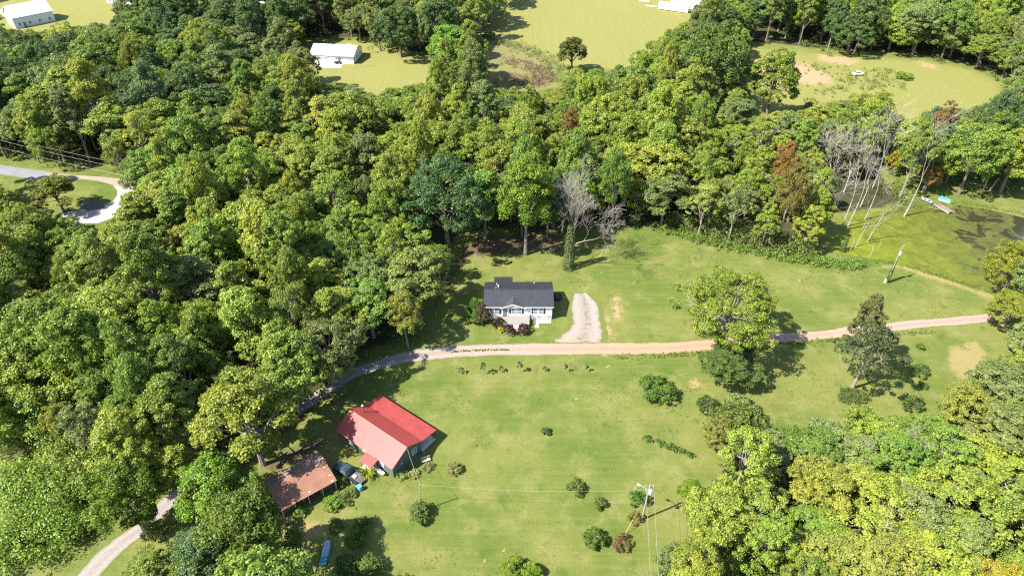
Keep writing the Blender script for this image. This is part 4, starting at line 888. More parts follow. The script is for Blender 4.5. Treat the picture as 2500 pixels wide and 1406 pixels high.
PROTO = {}
def add_proto(kind, *, n, seed, R, zb, zt, r0, bark=BARK, twigs=0., fork=.35, **k):
    for i in range(n):
        s = seed + i * 17; v = 1 + .12 * math.sin(s * 1.7)
        me_, lob, C, rng = make_crown(s, R * v, zb, zt * (2 - v), **k)
        PROTO.setdefault(kind, []).append((me_, limbs_mesh(rng, zt, lob, C, zb + (zt - zb) * .45, r0, twigs, bark, fork=fork), R * v, zt * (2 - v), zb))
add_proto('broad', n=5, seed=11, R=6.2, zb=4.0, zt=21.0, r0=.36, nl=19, nc=12, cr=.145, lpc=100, leaf=.35, taper=.25, lobe=.37)
add_proto('oak', n=4, seed=301, R=7.8, zb=4.5, zt=20.0, r0=.45, nl=20, nc=13, cr=.118, lpc=98, leaf=.35, lobe=.34)
add_proto('tall', n=4, seed=501, R=5.2, zb=4.0, zt=27.0, r0=.36, nl=22, nc=10, cr=.165, lpc=98, leaf=.35, taper=.6, lobe=.38)
add_proto('feathery', n=3, seed=701, R=5.4, zb=3.5, zt=20.0, r0=.28, nl=17, nc=13, cr=.14, lpc=88, leaf=.29, twigs=.25, taper=.3, lobe=.36, bark=PALEBARK)
add_proto('open', n=3, seed=901, R=5.6, zb=5.5, zt=21.0, r0=.30, nl=15, nc=9, cr=.15, lpc=80, leaf=.33, twigs=.55, holes=.22, taper=.2, lobe=.34, bark=PALEBARK)
add_proto('walnut', n=1, seed=1201, R=11.2, zb=6.0, zt=23.0, r0=.45, nl=26, nc=15, cr=.09, lpc=110, leaf=.32, twigs=.3, holes=.1, bark=PALEBARK, lobe=.27, fork=.3)
add_proto('bush', n=4, seed=1401, R=1.5, zb=.05, zt=2.6, r0=.06, nl=8, nc=8, cr=.24, lpc=34, leaf=.21, lobe=.45)
add_proto('mound', n=3, seed=1601, R=1.1, zb=.0, zt=1.7, r0=.05, nl=8, nc=9, cr=.24, lpc=30, leaf=.16, lobe=.5)
add_proto('sapling', n=3, seed=1801, R=.6, zb=.5, zt=3.0, r0=.035, nl=5, nc=4, cr=.3, lpc=14, leaf=.24, taper=.4, twigs=.4)
add_proto('bigbush', n=3, seed=2001, R=3.2, zb=.2, zt=5.5, r0=.14, nl=11, nc=12, cr=.19, lpc=60, leaf=.26, lobe=.42)
DEADP = [dead_mesh(31, 17, .22, .5, 5, kids=3, lo=.36), dead_mesh(47, 18, .20, .34, 5, kids=2, lo=.45), dead_mesh(59, 16, .18, .45, 5, m=GREYTWIG, kids=2, lo=.4), dead_mesh(83, 14, .2, .35, 4, kids=2)]
SNAGP = [dead_mesh(101, 12, .15, .6, 2, kids=3, lo=.7, wob=.03), dead_mesh(113, 6, .16, .6, 1, kids=2, lo=.7, wob=.03), dead_mesh(131, 12, .13, .5, 2, kids=2, lo=.6, wob=.04)]

# ------------------------------------------------------------------ tree placing
TONE = {'mid green': (.140, .212, .030), 'bright green': (.168, .236, .030), 'yellow-green': (.206, .262, .034), 'dark green': (.082, .136, .032),
        'blue-green': (.090, .150, .046), 'olive': (.158, .205, .056), 'golden green': (.220, .258, .038), 'rusty orange': (.24, .135, .035), 'lime green': (.180, .258, .030)}
SPEC = {'broad': ('broad_tree', 'rounded tree'), 'oak': ('oak_tree', 'spreading tree'), 'tall': ('tall_tree', 'tall tree'), 'feathery': ('feathery_tree', 'feathery tree'), 'open': ('airy_tree', 'thin-crowned tree'), 'bigbush': ('small_tree', 'small bushy tree')}
def put_tree(kind, x, y, R, H_, col, name, label, cat, group=None, rz=None, idx=None, lean=(0, 0), parts=('crown', 'trunk')):
    pr_ = PROTO[kind][RN.randrange(len(PROTO[kind])) if idx is None else idx]
    t = thing(name, label, cat, (x, y, 0), RN.uniform(0, 6.28) if rz is None else rz, group)
    t.scale = (R / pr_[2], R / pr_[2], H_ / pr_[3]); t.rotation_euler[0] = lean[0]; t.rotation_euler[1] = lean[1]
    c_ = link(parts[0], pr_[0], t); h = 1 + RN.uniform(-.14, .14); c_.color = (col[0] * h * RN.uniform(.9, 1.1), col[1] * h, col[2] * h * RN.uniform(.85, 1.15), 1)
    link(parts[1], pr_[1], t)
    return t

ZONES = [(70, 170, 'below the far grey-roofed house'), (300, 150, 'right of the far grey-roofed house'), (430, 40, 'along the top edge between far white cottages'), (600, 190, 'in the woods left of the white garage'), (720, 50, 'in the woods behind the white garage'), (980, 70, 'between the white garage and the far field'),
         (160, 300, 'beside the power lines above the cul-de-sac'), (420, 350, 'in the woods right of the cul-de-sac'), (680, 340, 'in the woods downhill from the white garage'), (920, 300, 'in the woods just below the garage lawn'), (60, 560, 'just below the cul-de-sac at the left edge'), (300, 640, 'in the left woods below the grass circle'), (560, 580, 'in the dense middle of the left woods'),
         (820, 480, 'in the woods up-left of the dark-roofed house'), (1020, 420, 'around the great blue-green oak'), (900, 720, 'at the forest edge left of the dark-roofed house'), (80, 850, 'on the left picture edge halfway down'), (340, 870, 'in the left woods level with the gravel bend'), (640, 800, 'in the woods directly left of the gravel bend'), (780, 950, 'beside the shaded gravel bend'),
         (180, 1080, 'above the gravel lane in the lower left'), (540, 1050, 'in the woods left of the red-roofed house'), (90, 1300, 'in the lower left corner beside the lane'), (560, 1320, 'between the lane and the rusty shed'), (1250, 380, 'directly behind the dark-roofed house'), (1280, 250, 'in the scrub below the far field'), (1480, 320, 'behind the tall dead grey tree'), (1560, 480, 'at the lawn corner right of the dead grey tree'),
         (1650, 170, 'in the tall grove right of the far field'), (1900, 70, 'in the dark row behind the clay patches'), (2200, 70, 'in the top right woods'), (2450, 150, 'on the right edge beside the right field'), (1900, 260, 'between the tall grove and the clay patches'), (1800, 430, 'in the wild thicket left of the pond snags'), (2110, 300, 'just above the pond snags'), (2380, 350, 'around the half-hidden mobile home'),
         (30, 260, 'on the left edge above the power lines'), (560, 90, 'in front of the far white bungalow'), (830, 60, 'just above the white garage'), (1120, 40, 'at the left end of the far field'), (2350, 90, 'in front of the brown-roofed house'), (2480, 320, 'on the right edge above the pond'),
         (2480, 650, 'on the right edge beside the pond'), (1800, 1080, 'at the corner of the lower right woods'), (2050, 1100, 'in the lower right woods facing the lawn'), (2380, 1010, 'at the upper right of the lower right woods'), (1700, 1320, 'beside the transformer pole'), (2050, 1320, 'in the middle of the lower right woods'), (2400, 1250, 'in the lower right corner')]
def zone(px, py):
    return min(range(len(ZONES)), key=lambda i: (ZONES[i][0] - px) ** 2 + ((ZONES[i][1] - py) * 1.2) ** 2)

def pick(pairs):
    r = RN.uniform(0, sum(w for _, w in pairs))
    for k, w in pairs:
        r -= w
        if r <= 0: return k
    return pairs[-1][0]

def tones_for(px, py):
    if px < 520 and py < 300: return [('dark green', 4), ('mid green', 3), ('blue-green', 2), ('yellow-green', 2), ('olive', 1)]
    if px < 1120 and py < 170: return [('dark green', 3), ('olive', 4), ('mid green', 2), ('yellow-green', 1)]
    if px < 760: return [('mid green', 4), ('yellow-green', 6), ('bright green', 4), ('golden green', 2), ('dark green', .5), ('olive', 1)]
    if px < 1250: return [('mid green', 4), ('bright green', 4), ('yellow-green', 5), ('olive', 2), ('golden green', 1), ('blue-green', .5)]
    if py > 930: return [('yellow-green', 5), ('bright green', 2), ('olive', 5), ('mid green', 4), ('golden green', 2), ('lime green', .5)]
    if px > 2150 and py < 260: return [('lime green', 3), ('bright green', 3), ('olive', 3), ('mid green', 2), ('yellow-green', 3)]
    if px > 1700 and py < 130: return [('dark green', 5), ('blue-green', 2), ('mid green', 3), ('olive', 2)]
    if px > 2200: return [('mid green', 3), ('blue-green', 2), ('olive', 3), ('bright green', 2), ('yellow-green', 2)]
    if px > 1750: return [('olive', 4), ('yellow-green', 4), ('bright green', 2), ('golden green', 2), ('lime green', 1)]
    return [('bright green', 4), ('yellow-green', 4), ('mid green', 4), ('olive', 2), ('lime green', 1), ('golden green', 1)]

def kinds_for(px, py):
    if px > 1700 and 200 < py < 620: return [('feathery', 4), ('open', 4), ('broad', 2), ('tall', 1)]
    if px > 1550 and py > 930: return [('broad', 3), ('open', 3), ('feathery', 4), ('oak', 2)]
    if px < 520 and py < 300 or py < 140: return [('oak', 4), ('broad', 3), ('tall', 1.5), ('feathery', 1)]
    return [('broad', 3), ('tall', 3), ('oak', 2), ('feathery', 3), ('open', 1.2)]

HEROES = []     # x, y, r kept free for single trees placed by hand
def hero(kind, px, py, R, H_, tone, name, label, cat='tree', lean=(0, 0), idx=None, rz=None, zc=None, group=None):
    """px,py: where the trunk meets the ground (or, with zc, where the crown's middle at that height is seen)"""
    p = at(px, py, zc or 0.0); HEROES.append((p.x, p.y, R))
    tone = TONE.get(tone, tone); tone = (tone[0] * 1.1, tone[1] * 1.2, tone[2] * 1.1) if tone[0] < 1.02 * tone[1] else tone
    return put_tree(kind, p.x, p.y, R, H_, tone, name, label, cat, group, rz, idx, lean)

hero('walnut', 1752, 856, 10.8, 19.5, (.125, .150, .018), 'walnut_tree', 'large spreading open-crowned tree standing by the pinkish drive', rz=.6)
hero('feathery', 1765, 930, 5.9, 9.0, (.062, .092, .022), 'cherry_tree', 'dense dark low tree in front of the large open-crowned lawn tree')
hero('open', 2080, 948, 6.4, 17.0, (.070, .078, .026), 'cedar_tree', 'dark ragged tree with thin leader above a clipped round hedge', idx=1)
hero('tall', 2066, 905, 2.6, 24.0, (.10, .105, .035), 'slender_tree', 'thin grey-green leader rising behind the ragged dark lawn tree', idx=2)
hero('oak', 1085, 480, 10.8, 24.0, (.060, .110, .036), 'great_oak_tree', 'great blue-green oak with rounded crown behind the dark-roofed house', zc=14, idx=0)
hero('oak', 1012, 680, 8.0, 18.0, (.165, .175, .040), 'pale_oak_tree', 'pale yellow-tinged tree at the forest edge left of dark-roofed house', zc=10, idx=2)
hero('broad', 1395, 178, 6.0, 15.0, (.085, .090, .018), 'dark_olive_tree', 'lone dark olive tree at the near edge of the far field', idx=3)
hero('broad', 1110, 203, 9.0, 23.0, (.115, .185, .020), 'bright_tree', 'big bright green tree between garage lawn and far field', idx=1)
hero('tall', 1283, 622, 6.5, 31.0, (.115, .165, .014), 'poplar_tree', 'tall bare-trunked tree rising behind the dark-roofed house', idx=1)
hero('tall', 1185, 585, 5.0, 23.0, 'mid green', 'edge_tree', 'left one of two slim trees shading the lawn behind the house', idx=0)
hero('tall', 1335, 580, 4.6, 21.0, 'dark green', 'edge_tree', 'right one of two slim trees shading the lawn behind the house', idx=3)
hero('broad', 300, 1205, 5.4, 17.0, (.105, .150, .015), 'lane_tree', 'leafy tree leaning over the gravel lane at lower left', zc=10, idx=4)
hero('broad', 525, 1190, 6.0, 14.0, (.120, .180, .016), 'lane_tree', 'big yellow-green tree between the lane and the rusty shed', zc=8, idx=2)
hero('feathery', 590, 990, 7.6, 23.0, (.165, .195, .024), 'locust_tree', 'feathery yellow-green tree up-left of the rusty shed', zc=15, idx=0)
hero('broad', 600, 1290, 6.4, 22.0, (.10, .135, .015), 'lane_tree', 'tallest spreading tree at the bottom left of the rusty shed', zc=13, idx=0)
hero('broad', 135, 470, 5.6, 12.0, (.135, .140, .018), 'island_tree', 'olive-green tree standing inside the cul-de-sac circle', zc=6, idx=0)
hero('oak', 2490, 640, 6.0, 12.0, (.185, .185, .014), 'golden_tree', 'golden-green tree leaning over the pond at the right edge', zc=8)
hero('broad', 2475, 750, 5.2, 9.0, (.150, .165, .018), 'golden_tree', 'yellow-green tree where the drive leaves at the right edge', zc=5)
hero('broad', 1895, 195, 8.0, 26.0, (.135, .170, .018), 'clay_bank_tree', 'tall light green tree standing over the orange clay patches', zc=14, idx=1)
hero('oak', 1735, 160, 12.0, 29.0, (.085, .115, .020), 'grove_tree', 'biggest tree of the grove right of the far field', zc=16, idx=3)
hero('oak', 1740, 45, 8.5, 18.0, (.045, .075, .018), 'dome_tree', 'dark smooth dome-shaped tree right of the white trailers', zc=9, idx=1)
hero('feathery', 1935, 470, 4.2, 24.0, (.175, .145, .03), 'autumn_tree', 'orange-brown autumn tree in the thicket left of the snags', zc=14)
hero('feathery', 1920, 390, 3.6, 20.0, (.20, .125, .03), 'autumn_tree', 'rust-orange autumn tree behind the brown one left of snags', zc=13)
hero('feathery', 2270, 440, 3.0, 9.0, (.20, .125, .03), 'autumn_tree', 'small orange tree behind the rowing boat', zc=4)
hero('feathery', 2310, 290, 3.8, 19.0, (.21, .135, .03), 'autumn_tree', 'orange-topped tree left of the half-hidden mobile home', zc=12)
hero('feathery', 1395, 300, 4.0, 20.0, (.19, .125, .026), 'autumn_tree', 'rust-tinged tree in the woods far behind the dark-roofed house', zc=13)
hero('feathery', 2185, 395, 2.6, 8.0, (.21, .19, .014), 'yellow_tree', 'small yellow tree right of the dead pond trees', zc=4)
hero('broad', 2440, 1395, 3.6, 10.0, (.27, .24, .025), 'autumn_tree', 'golden yellow tree at the very lower right corner', zc=8)
hero('bigbush', 1800, 1045, 5.0, 8.0, (.095, .115, .024), 'holly_tree', 'dark rounded tree at the near right corner of the lawn', zc=4)
hero('feathery', 1770, 1050, 3.0, 9.0, (.15, .16, .03), 'corner_tree', 'twiggy yellow-green tree before the dark rounded corner tree', zc=6)
hero('broad', 1690, 1190, 2.2, 7.0, (.155, .205, .016), 'lime_tree', 'slim lime-green tree right of the transformer pole', zc=5)

for px, py, r_ in ((1388, 640, 7), (1420, 600, 5), (2060, 545, 7), (2110, 520, 7), (2010, 560, 6), (2020, 480, 5), (2090, 470, 5), (2200, 510, 6), (2140, 450, 4)):
    p_ = at(px, py); HEROES.append((p_.x, p_.y, r_))
trees = []
CP = list(CLEARP.values())
CPL = [([tuple(q) for q in p], p[:, 0].min(), p[:, 0].max(), p[:, 1].min(), p[:, 1].max()) for p in CP]
def in_clear(px, py):
    for P_, xa, xb, ya, yb in CPL:
        if px < xa or px > xb or py < ya or py > yb: continue
        r = False; x0, y0 = P_[-1]
        for x1, y1 in P_:
            if (y0 > py) != (y1 > py) and px < (x1 - x0) * (py - y0) / (y1 - y0) + x0: r = not r
            x0, y0 = x1, y1
        if r: return True
    return False
BUILT = [(-1, 115, 11), (-22, 79, 10), (-35, 68, 6), (-69, 268, 13), (-205, 312, 17), (74, 330, 9), (80, 334, 9), (at(2345, 335).x, at(2345, 335).y, 7), (-28, 71, 3.5), (-28.5, 56.6, 3.5), (at(270, 5).x, at(270, 5).y, 7), (at(530, 10).x, at(530, 10).y, 8), (at(2345, 10).x, at(2345, 10).y, 9)]
sp0 = 8.5
SUNLIT = [(at(120, 1260, 3), 11), (at(290, 1330), 8), (at(740, 1175), 5), (at(245, 465), 11), (at(810, 160), 11), (at(60, 415), 7)]     # spots no tree throws its shade on
row = 0; yv = 38.0
while yv < 400:
    xv = -330 + (row % 2) * sp0 / 2
    spc = sp0 + max(0, yv - 150) * .012
    while xv < 330:
        x = xv + RN.uniform(-.34, .34) * spc; y = yv + RN.uniform(-.34, .34) * spc; xv += spc
        qx, qy = pix(x, y, 11)
        if qx < -150 or qx > 2640 or qy < -70 or qy > 1680: continue
        kind = pick(kinds_for(qx, qy)); pr_ = PROTO[kind][0]; sc = RN.uniform(.7, 1.22); R, H_ = pr_[2] * sc, pr_[3] * RN.uniform(.7, 1.2) * (.5 + .5 * sc)
        if 1200 < qx < 1420 and 200 < qy < 300 or (1700 < qx < 2150 and qy > 250 and qy < 640): R, H_ = R * .8, H_ * .8
        if qy > 950 and qx > 1550: H_ *= .6; R *= .9
        sh = .62 * H_ / math.tan(SUN_EL); sx_, sy_ = x + sh * math.cos(SUN_AZ), y + sh * math.sin(SUN_AZ)
        if any((sx_ - q_.x) ** 2 + (sy_ - q_.y) ** 2 < (rr_ + R * .8) ** 2 for q_, rr_ in SUNLIT): continue
        if any((x - a) ** 2 + (y - b) ** 2 < (r * .72 + R * .45) ** 2 for a, b, r in HEROES): continue
        if any((x - a) ** 2 + (y - b) ** 2 < (r + R * .3) ** 2 for a, b, r in BUILT): continue
        def covers(R, H_):
            return any(in_clear(*pix(x, y, z * H_)) for z in (0, .2, .35, .5, .75, .97)) or any(in_clear(*pix(x + math.cos(w * .785) * R * .66, y + math.sin(w * .785) * R * .66, H_ * z)) for w in range(8) for z in (.35, .62))
        if covers(R, H_):
            fits = False
            for R, H_, kind in ((4.6 * sc, 14.0, 'broad'), (3.8 * sc, 9.0, 'feathery'), (3.0, 5.2, 'bigbush'), (1.8, 3.0, 'bigbush')):
                if not covers(R, H_): fits = True; break
            if not fits: continue
        trees.append((x, y, R, H_, kind, pick(tones_for(qx, qy)), zone(qx, qy), qx))
    yv += spc * .87; row += 1
for k in range(900):
    x, y = RN.uniform(18, 105), RN.uniform(44, 96); kind = RN.choice(('feathery', 'broad', 'open', 'bigbush', 'feathery'))
    R, H_ = (RN.uniform(2.2, 3.4), RN.uniform(4, 7)) if kind == 'bigbush' else (RN.uniform(3.4, 5.2), RN.uniform(8, 13))
    qx, qy = pix(x, y, 6)
    if qx > 2620 or qy < 900 or qy > 1560 or qx < 1560: continue
    if any((x - t_[0]) ** 2 + (y - t_[1]) ** 2 < (4.6 if kind != 'bigbush' else 3.6) ** 2 for t_ in trees) or any((x - a) ** 2 + (y - b) ** 2 < (r * .6 + 2) ** 2 for a, b, r in HEROES): continue
    if any(in_clear(*pix(x, y, z)) for z in (0, .97 * H_)) or any(in_clear(*pix(x + math.cos(w * .785) * R * .66, y + math.sin(w * .785) * R * .66, H_ * .62)) for w in range(8)): continue
    trees.append((x, y, R, H_, kind, pick(tones_for(qx, qy)), zone(qx, qy), qx))
for k in range(7000):
    y = RN.uniform(50, 250); x = RN.uniform(-1, 1) * (60 + y * .72); kind = RN.choice(('feathery', 'tall', 'broad', 'open', 'oak')); R, H_ = RN.uniform(3.0, 4.4), RN.uniform(11, 18)
    qx, qy = pix(x, y, 9)
    if qx < -60 or qx > 2560 or qy < 20 or qy > 1500 or (qx > 1550 and qy > 900): continue
    if any((x - t_[0]) ** 2 + (y - t_[1]) ** 2 < 5.3 ** 2 for t_ in trees) or any((x - a) ** 2 + (y - b) ** 2 < (r * .72 + 2.5) ** 2 for a, b, r in HEROES) or any((x - a) ** 2 + (y - b) ** 2 < (r + 2) ** 2 for a, b, r in BUILT): continue
    sh = .62 * H_ / math.tan(SUN_EL); sx_, sy_ = x + sh * math.cos(SUN_AZ), y + sh * math.sin(SUN_AZ)
    if any((sx_ - q_.x) ** 2 + (sy_ - q_.y) ** 2 < (rr_ + R * .8) ** 2 for q_, rr_ in SUNLIT): continue
    if any(in_clear(*pix(x, y, z * H_)) for z in (0, .2, .35, .5, .75, .97)) or any(in_clear(*pix(x + math.cos(w * .785) * R * .66, y + math.sin(w * .785) * R * .66, H_ * .62)) for w in range(8)): continue
    trees.append((x, y, R, H_, kind, pick(tones_for(qx, qy)), zone(qx, qy), qx))
by = {}
for tr_ in trees: by.setdefault((tr_[4], tr_[5], tr_[6]), []).append(tr_)
for (kind, tone, zn), lst in by.items():
    lst.sort(key=lambda q_: q_[7]); n = len(lst); nm, ph = SPEC[kind]
    for i, (x, y, R, H_, _, _, _, qx) in enumerate(lst):
        lab = f'{tone} {ph} {ZONES[zn][2]}'
        if n == 2: lab += (', left one', ', right one')[i]
        elif n >= 3 and i == 0: lab += ', leftmost'
        elif n >= 3 and i == n - 1: lab += ', rightmost'
        elif n == 3: lab += ', middle one'
        elif n <= 10: lab += ', ' + ('', 'second', 'third', 'fourth', 'fifth', 'sixth', 'seventh', 'eighth', 'ninth')[i] + ' from left'
        put_tree(kind, x, y, R, H_, TONE[tone], nm, lab, 'tree', 'trees ' + ZONES[zn][2])
print('forest trees', len(trees))

# dead trees
def dead(meshes, i, px, py, s, label, lean=(0, 0), name='dead_tree', group=None, rz=None, z=0, mt=None):
    p = at(px, py); t = thing(name, label, 'dead tree', (p.x, p.y, z), (0 if lean[1] or lean[0] else RN.uniform(0, 6.28)) if rz is None else rz, group); t.scale = (s, s, s)
    t.rotation_euler[0], t.rotation_euler[1] = lean[0], lean[1]
    o = link('branches', meshes[i], t); return t
d0 = dead([dead_mesh(37, 27, .36, .5, 6, m=GREYTWIG, lo=.32, kids=3)], 0, 1388, 655, 1.0, 'tall dead grey tree with ivy trunk behind the dark-roofed house', rz=.8)
SN = [(2055, 555, 1, 1.0, (0, .10), 'leftmost tall bleached snag standing in the pond'), (2066, 560, 1, 1.05, (0, .16), 'bleached snag leaning beside the leftmost pond snag'), (2112, 535, 1, .95, (0, .12), 'bleached forked snag in the middle of the pond row'), (2100, 505, 0, .85, (0, .12), 'pale dead tree behind the middle pond snags'), (2208, 527, 1, 1.1, (0, .14), 'tallest white dead tree standing at the pond edge by the boats'), (2013, 575, 2, .75, (0, .05), 'twiggy grey dead tree at the pond corner'), (1990, 560, 2, .9, (0, .0), 'grey brushy dead tree left of the pond'), (2010, 480, 0, .95, (0, .06), 'branching white dead tree above the pond corner'), (2060, 470, 0, .9, (0, .05), 'spreading grey dead tree behind the pond snags'), (2130, 460, 1, .95, (0, .08), 'slim dead tree behind the pond, right of the spreading one'),
      (1740, 520, 0, .75, (0, 0), 'white forked dead tree rising from the thicket'), (1878, 500, 0, .7, (0, 0), 'pale dead tree in the middle of the thicket'), (1840, 430, 2, .8, (0, 0), 'grey leafless tree at the back of the thicket'), (1625, 330, 2, .6, (0, 0), 'grey leafless tree in the woods right of the rust-tinged one'), (2250, 470, 1, .8, (0, .1), 'slim bare tree behind the orange tree by the boats')]
for px, py, i, s, ln, lab in SN: dead(DEADP, i, px, py, s * (1.22 if px > 2090 else 1.36 if px > 1950 else 1.05), lab, ln, group='dead trees around the pond', z=-.3 if px > 2040 else 0)
for px, py, i, s, ln, lab in ((2090, 600, 0, .9, (.0, .1), 'thin leaning snag nearest the pond hedge'), (2118, 588, 0, 1.0, (0, .14), 'branched pale snag in the algae'), (2125, 625, 1, .6, (0, .02), 'short broken stump by the pond pole'), (2075, 612, 1, .7, (0, .1), 'short leaning dead stem left of the pond stump'), (2145, 605, 2, .5, (0, .05), 'small curved dead branch standing in algae'), (2105, 560, 2, .7, (0, .1), 'thin dead stem between the tall pond snags'), (2030, 520, 2, .8, (0, .1), 'thin dead stem at the back of the pond corner')):
    dead(SNAGP, i, px, py, s, lab, ln, 'snag', 'dead trees around the pond', z=-.3)
for px, py, zc, i, s, lab in ((2230, 1110, 6, 0, .5, 'pale bare limbs sticking out of the lower right woods, upper'), (2105, 1130, 6, 2, .45, 'twiggy bare tree in the lower right woods'), (2135, 1330, 7, 1, .45, 'white bare trunk showing in the lower right woods'), (2430, 1250, 7, 0, .45, 'bare branches at the right edge of the lower right woods'), (700, 360, 12, 2, .5, 'small grey dead tree in woods downhill from the garage'), (1060, 40, 6, 2, .8, 'grey leafless tree between garage and far field'), (2235, 60, 6, 2, .8, 'pinkish-grey bare tree in the top right woods')):
    p = at(px, py, zc); t = thing('dead_tree', lab, 'dead tree', (p.x, p.y, 0), RN.uniform(0, 6)); t.scale = (s, s, s * 1.6); link('branches', DEADP[i], t)

# ivy on the dead tree and the pole
def ivy(name, label, p, h, r_, n, col, seed, taper=.5, lean=(0, 0)):
    rng = np.random.default_rng(seed); z = rng.uniform(0, 1, n) ** 1.2; a = rng.uniform(0, 6.28, n); rr = r_ * (1 - taper * z) * rng.uniform(.6, 1.15, n)
    P = np.column_stack([np.cos(a) * rr + lean[0] * z, np.sin(a) * rr + lean[1] * z, z * h]); N_ = np.column_stack([np.cos(a), np.sin(a), np.full(n, .5)]) + .4 * rng.normal(size=(n, 3))
    o = link(name, leaf_mesh(name, P, N_, .3, rng), None, p); o.color = (*col, 1); return tag(o, label, 'vine')
ivy('ivy', 'ivy sleeve climbing the tall dead grey tree', at(1388, 655), 12, 1.4, 2600, (.085, .12, .03), 5)
ivy('ivy', 'ivy sleeve on the pond-side utility pole', at(2165, 690), 6.5, .42, 500, (.075, .11, .02), 6)
ivy('ivy', 'ivy-clad stump beside the pond hedge', at(2057, 612), 4.0, .8, 500, (.07, .115, .03), 8)
ivy('ivy', 'vine-covered trunk base beside the gravel lane', at(378, 1302), 7.0, 1.4, 1500, (.10, .13, .025), 9)

# ------------------------------------------------------------------ shrubs, saplings and single plants
def shrub(px, py, R, H_, col, label, kind='bush', name='shrub', cat='shrub', group=None, idx=None):
    p = at(px, py); col = (col[0], col[1] * 1.25, col[2]) if .6 * col[1] < col[0] < 1.01 * col[1] and name == 'shrub' else col; return put_tree(kind, p.x, p.y, R, H_, col, name, label, cat, group, idx=idx, parts=('foliage', 'stem'))
PUR = (.055, .022, .026); YEL = (.36, .34, .01)
shrub(1216, 797, 1.05, 2.0, PUR, 'round purple shrub left of the deck', 'mound', 'purple_shrub', group='purple shrubs along the deck')
shrub(1243, 813, 1.15, 1.9, PUR, 'round purple shrub left of the deck stairs', 'mound', 'purple_shrub', group='purple shrubs along the deck')
shrub(1280, 812, 1.2, 1.95, PUR, 'round purple shrub right of the deck stairs', 'mound', 'purple_shrub', group='purple shrubs along the deck')
shrub(1222, 809, .62, .8, YEL, 'small yellow shrub left of the purple shrubs', 'mound', 'yellow_shrub'); shrub(1296, 810, .45, .75, YEL, 'small yellow shrub right of the purple shrubs', 'mound', 'yellow_shrub')
shrub(1160, 776, 2.1, 4.6, (.115, .165, .022), 'tall green bush at the left house corner', 'bigbush'); shrub(1180, 783, 1.7, 4.4, (.135, .085, .05), 'reddish-brown bush against the left house corner', 'bigbush'); shrub(1166, 785, 1.9, 2.8, (.125, .125, .04), 'olive bush in front of the left house corner', 'bigbush')
shrub(1600, 965, 3.1, 4.0, (.085, .135, .016), 'large round green bush alone on the lawn', 'bigbush'); shrub(1333, 1057, .8, 1.1, (.05, .115, .02), 'small dark green bush alone in mid lawn')
shrub(1405, 1197, 1.35, 1.9, (.085, .115, .018), 'green bush on the lawn left of the transformer pole, upper'); shrub(1465, 1235, 1.1, 1.4, (.085, .105, .018), 'low olive bush midway to the transformer pole'); shrub(1452, 1325, 1.7, 2.5, (.082, .110, .018), 'spiky dark bush near the lawn bottom left of guy wire'); shrub(1518, 1330, 1.3, 1.7, (.15, .11, .05), 'brownish dry bush at the guy wire foot'); shrub(1557, 1228, 1.2, 2.6, (.06, .15, .02), 'bright green bush right behind the transformer pole'); shrub(1550, 1270, 1.0, 1.7, (.16, .15, .02), 'yellowish bush left of the transformer pole foot')
shrub(1026, 1262, 1.9, 2.6, (.10, .115, .026), 'olive bush around the slim wooden pole'); shrub(1110, 1147, 1.2, 1.5, (.17, .16, .05), 'dry grassy clump right of the red-roofed house'); shrub(985, 1162, 1.0, .9, (.17, .19, .06), 'grey-green weeds at the red house corner'); shrub(1010, 1158, .9, .8, (.21, .2, .07), 'pale grass tuft at the red house gable'); shrub(1045, 1143, .9, .9, (.2, .19, .06), 'pale weeds around the wooden bench')
shrub(1728, 1000, 1.9, 2.6, (.06, .085, .02), 'dark bush below the low dark tree', 'bigbush'); shrub(2245, 850, .85, 1.3, (.07, .11, .02), 'small bush on the right lawn just below the drive', 'sapling'); shrub(2245, 912, 1.5, 1.9, (.085, .115, .03), 'spreading bush on the right lawn'); shrub(2226, 997, 1.7, 2.4, (.062, .11, .022), 'dark conical bush at the lower right lawn'); shrub(2256, 945, .8, .8, (.08, .12, .03), 'tiny bush between two right lawn bushes')
shrub(2205, 192, 2.8, 2.2, (.12, .15, .02), 'isolated low bush in the right-hand field', 'bigbush'); shrub(1195, 97, 2.6, 3.4, (.085, .16, .02), 'bright green bush at the corner of the far field', 'bigbush'); shrub(1255, 1405, 2.0, 2.8, (.15, .19, .018), 'yellow-green bush at the bottom edge, left half', 'bigbush'); shrub(1300, 1408, 1.6, 2.4, (.17, .2, .02), 'yellow-green bush at the bottom edge, right half', 'bigbush')
shrub(2405, 488, 1.3, 1.9, (.095, .12, .02), 'bush at the foot of the far bank pole'); shrub(893, 1078 + 35, 1.0, 1.6, (.12, .15, .02), 'leafy bush left of the red awning', 'bush')
shrub(836, 1182, .8, 1.5, (.10, .14, .02), 'green bush between pickup and shed'); shrub(858, 1205, 1.0, 1.3, (.13, .15, .03), 'weedy bush left of the blue barrel'); shrub(838, 1220, 1.3, 1.5, (.12, .14, .03), 'weedy bush below the shed corner'); shrub(812, 1232, 1.4, 1.6, (.11, .15, .02), 'bush at the shed front, right half'); shrub(732, 1256, 1.0, 1.4, (.10, .16, .02), 'small leafy bush before the shed front'); shrub(655, 1260, 2.0, 2.6, (.11, .14, .02), 'large bush at the shed left corner', 'bigbush'); shrub(905, 1395, 1.7, 3.2, (.12, .15, .025), 'round bush in the tree shade at the bottom', 'bigbush'); shrub(870, 1330, 1.5, 2.6, (.09, .13, .02), 'bush in tree shade right of the upturned boat', 'bigbush')
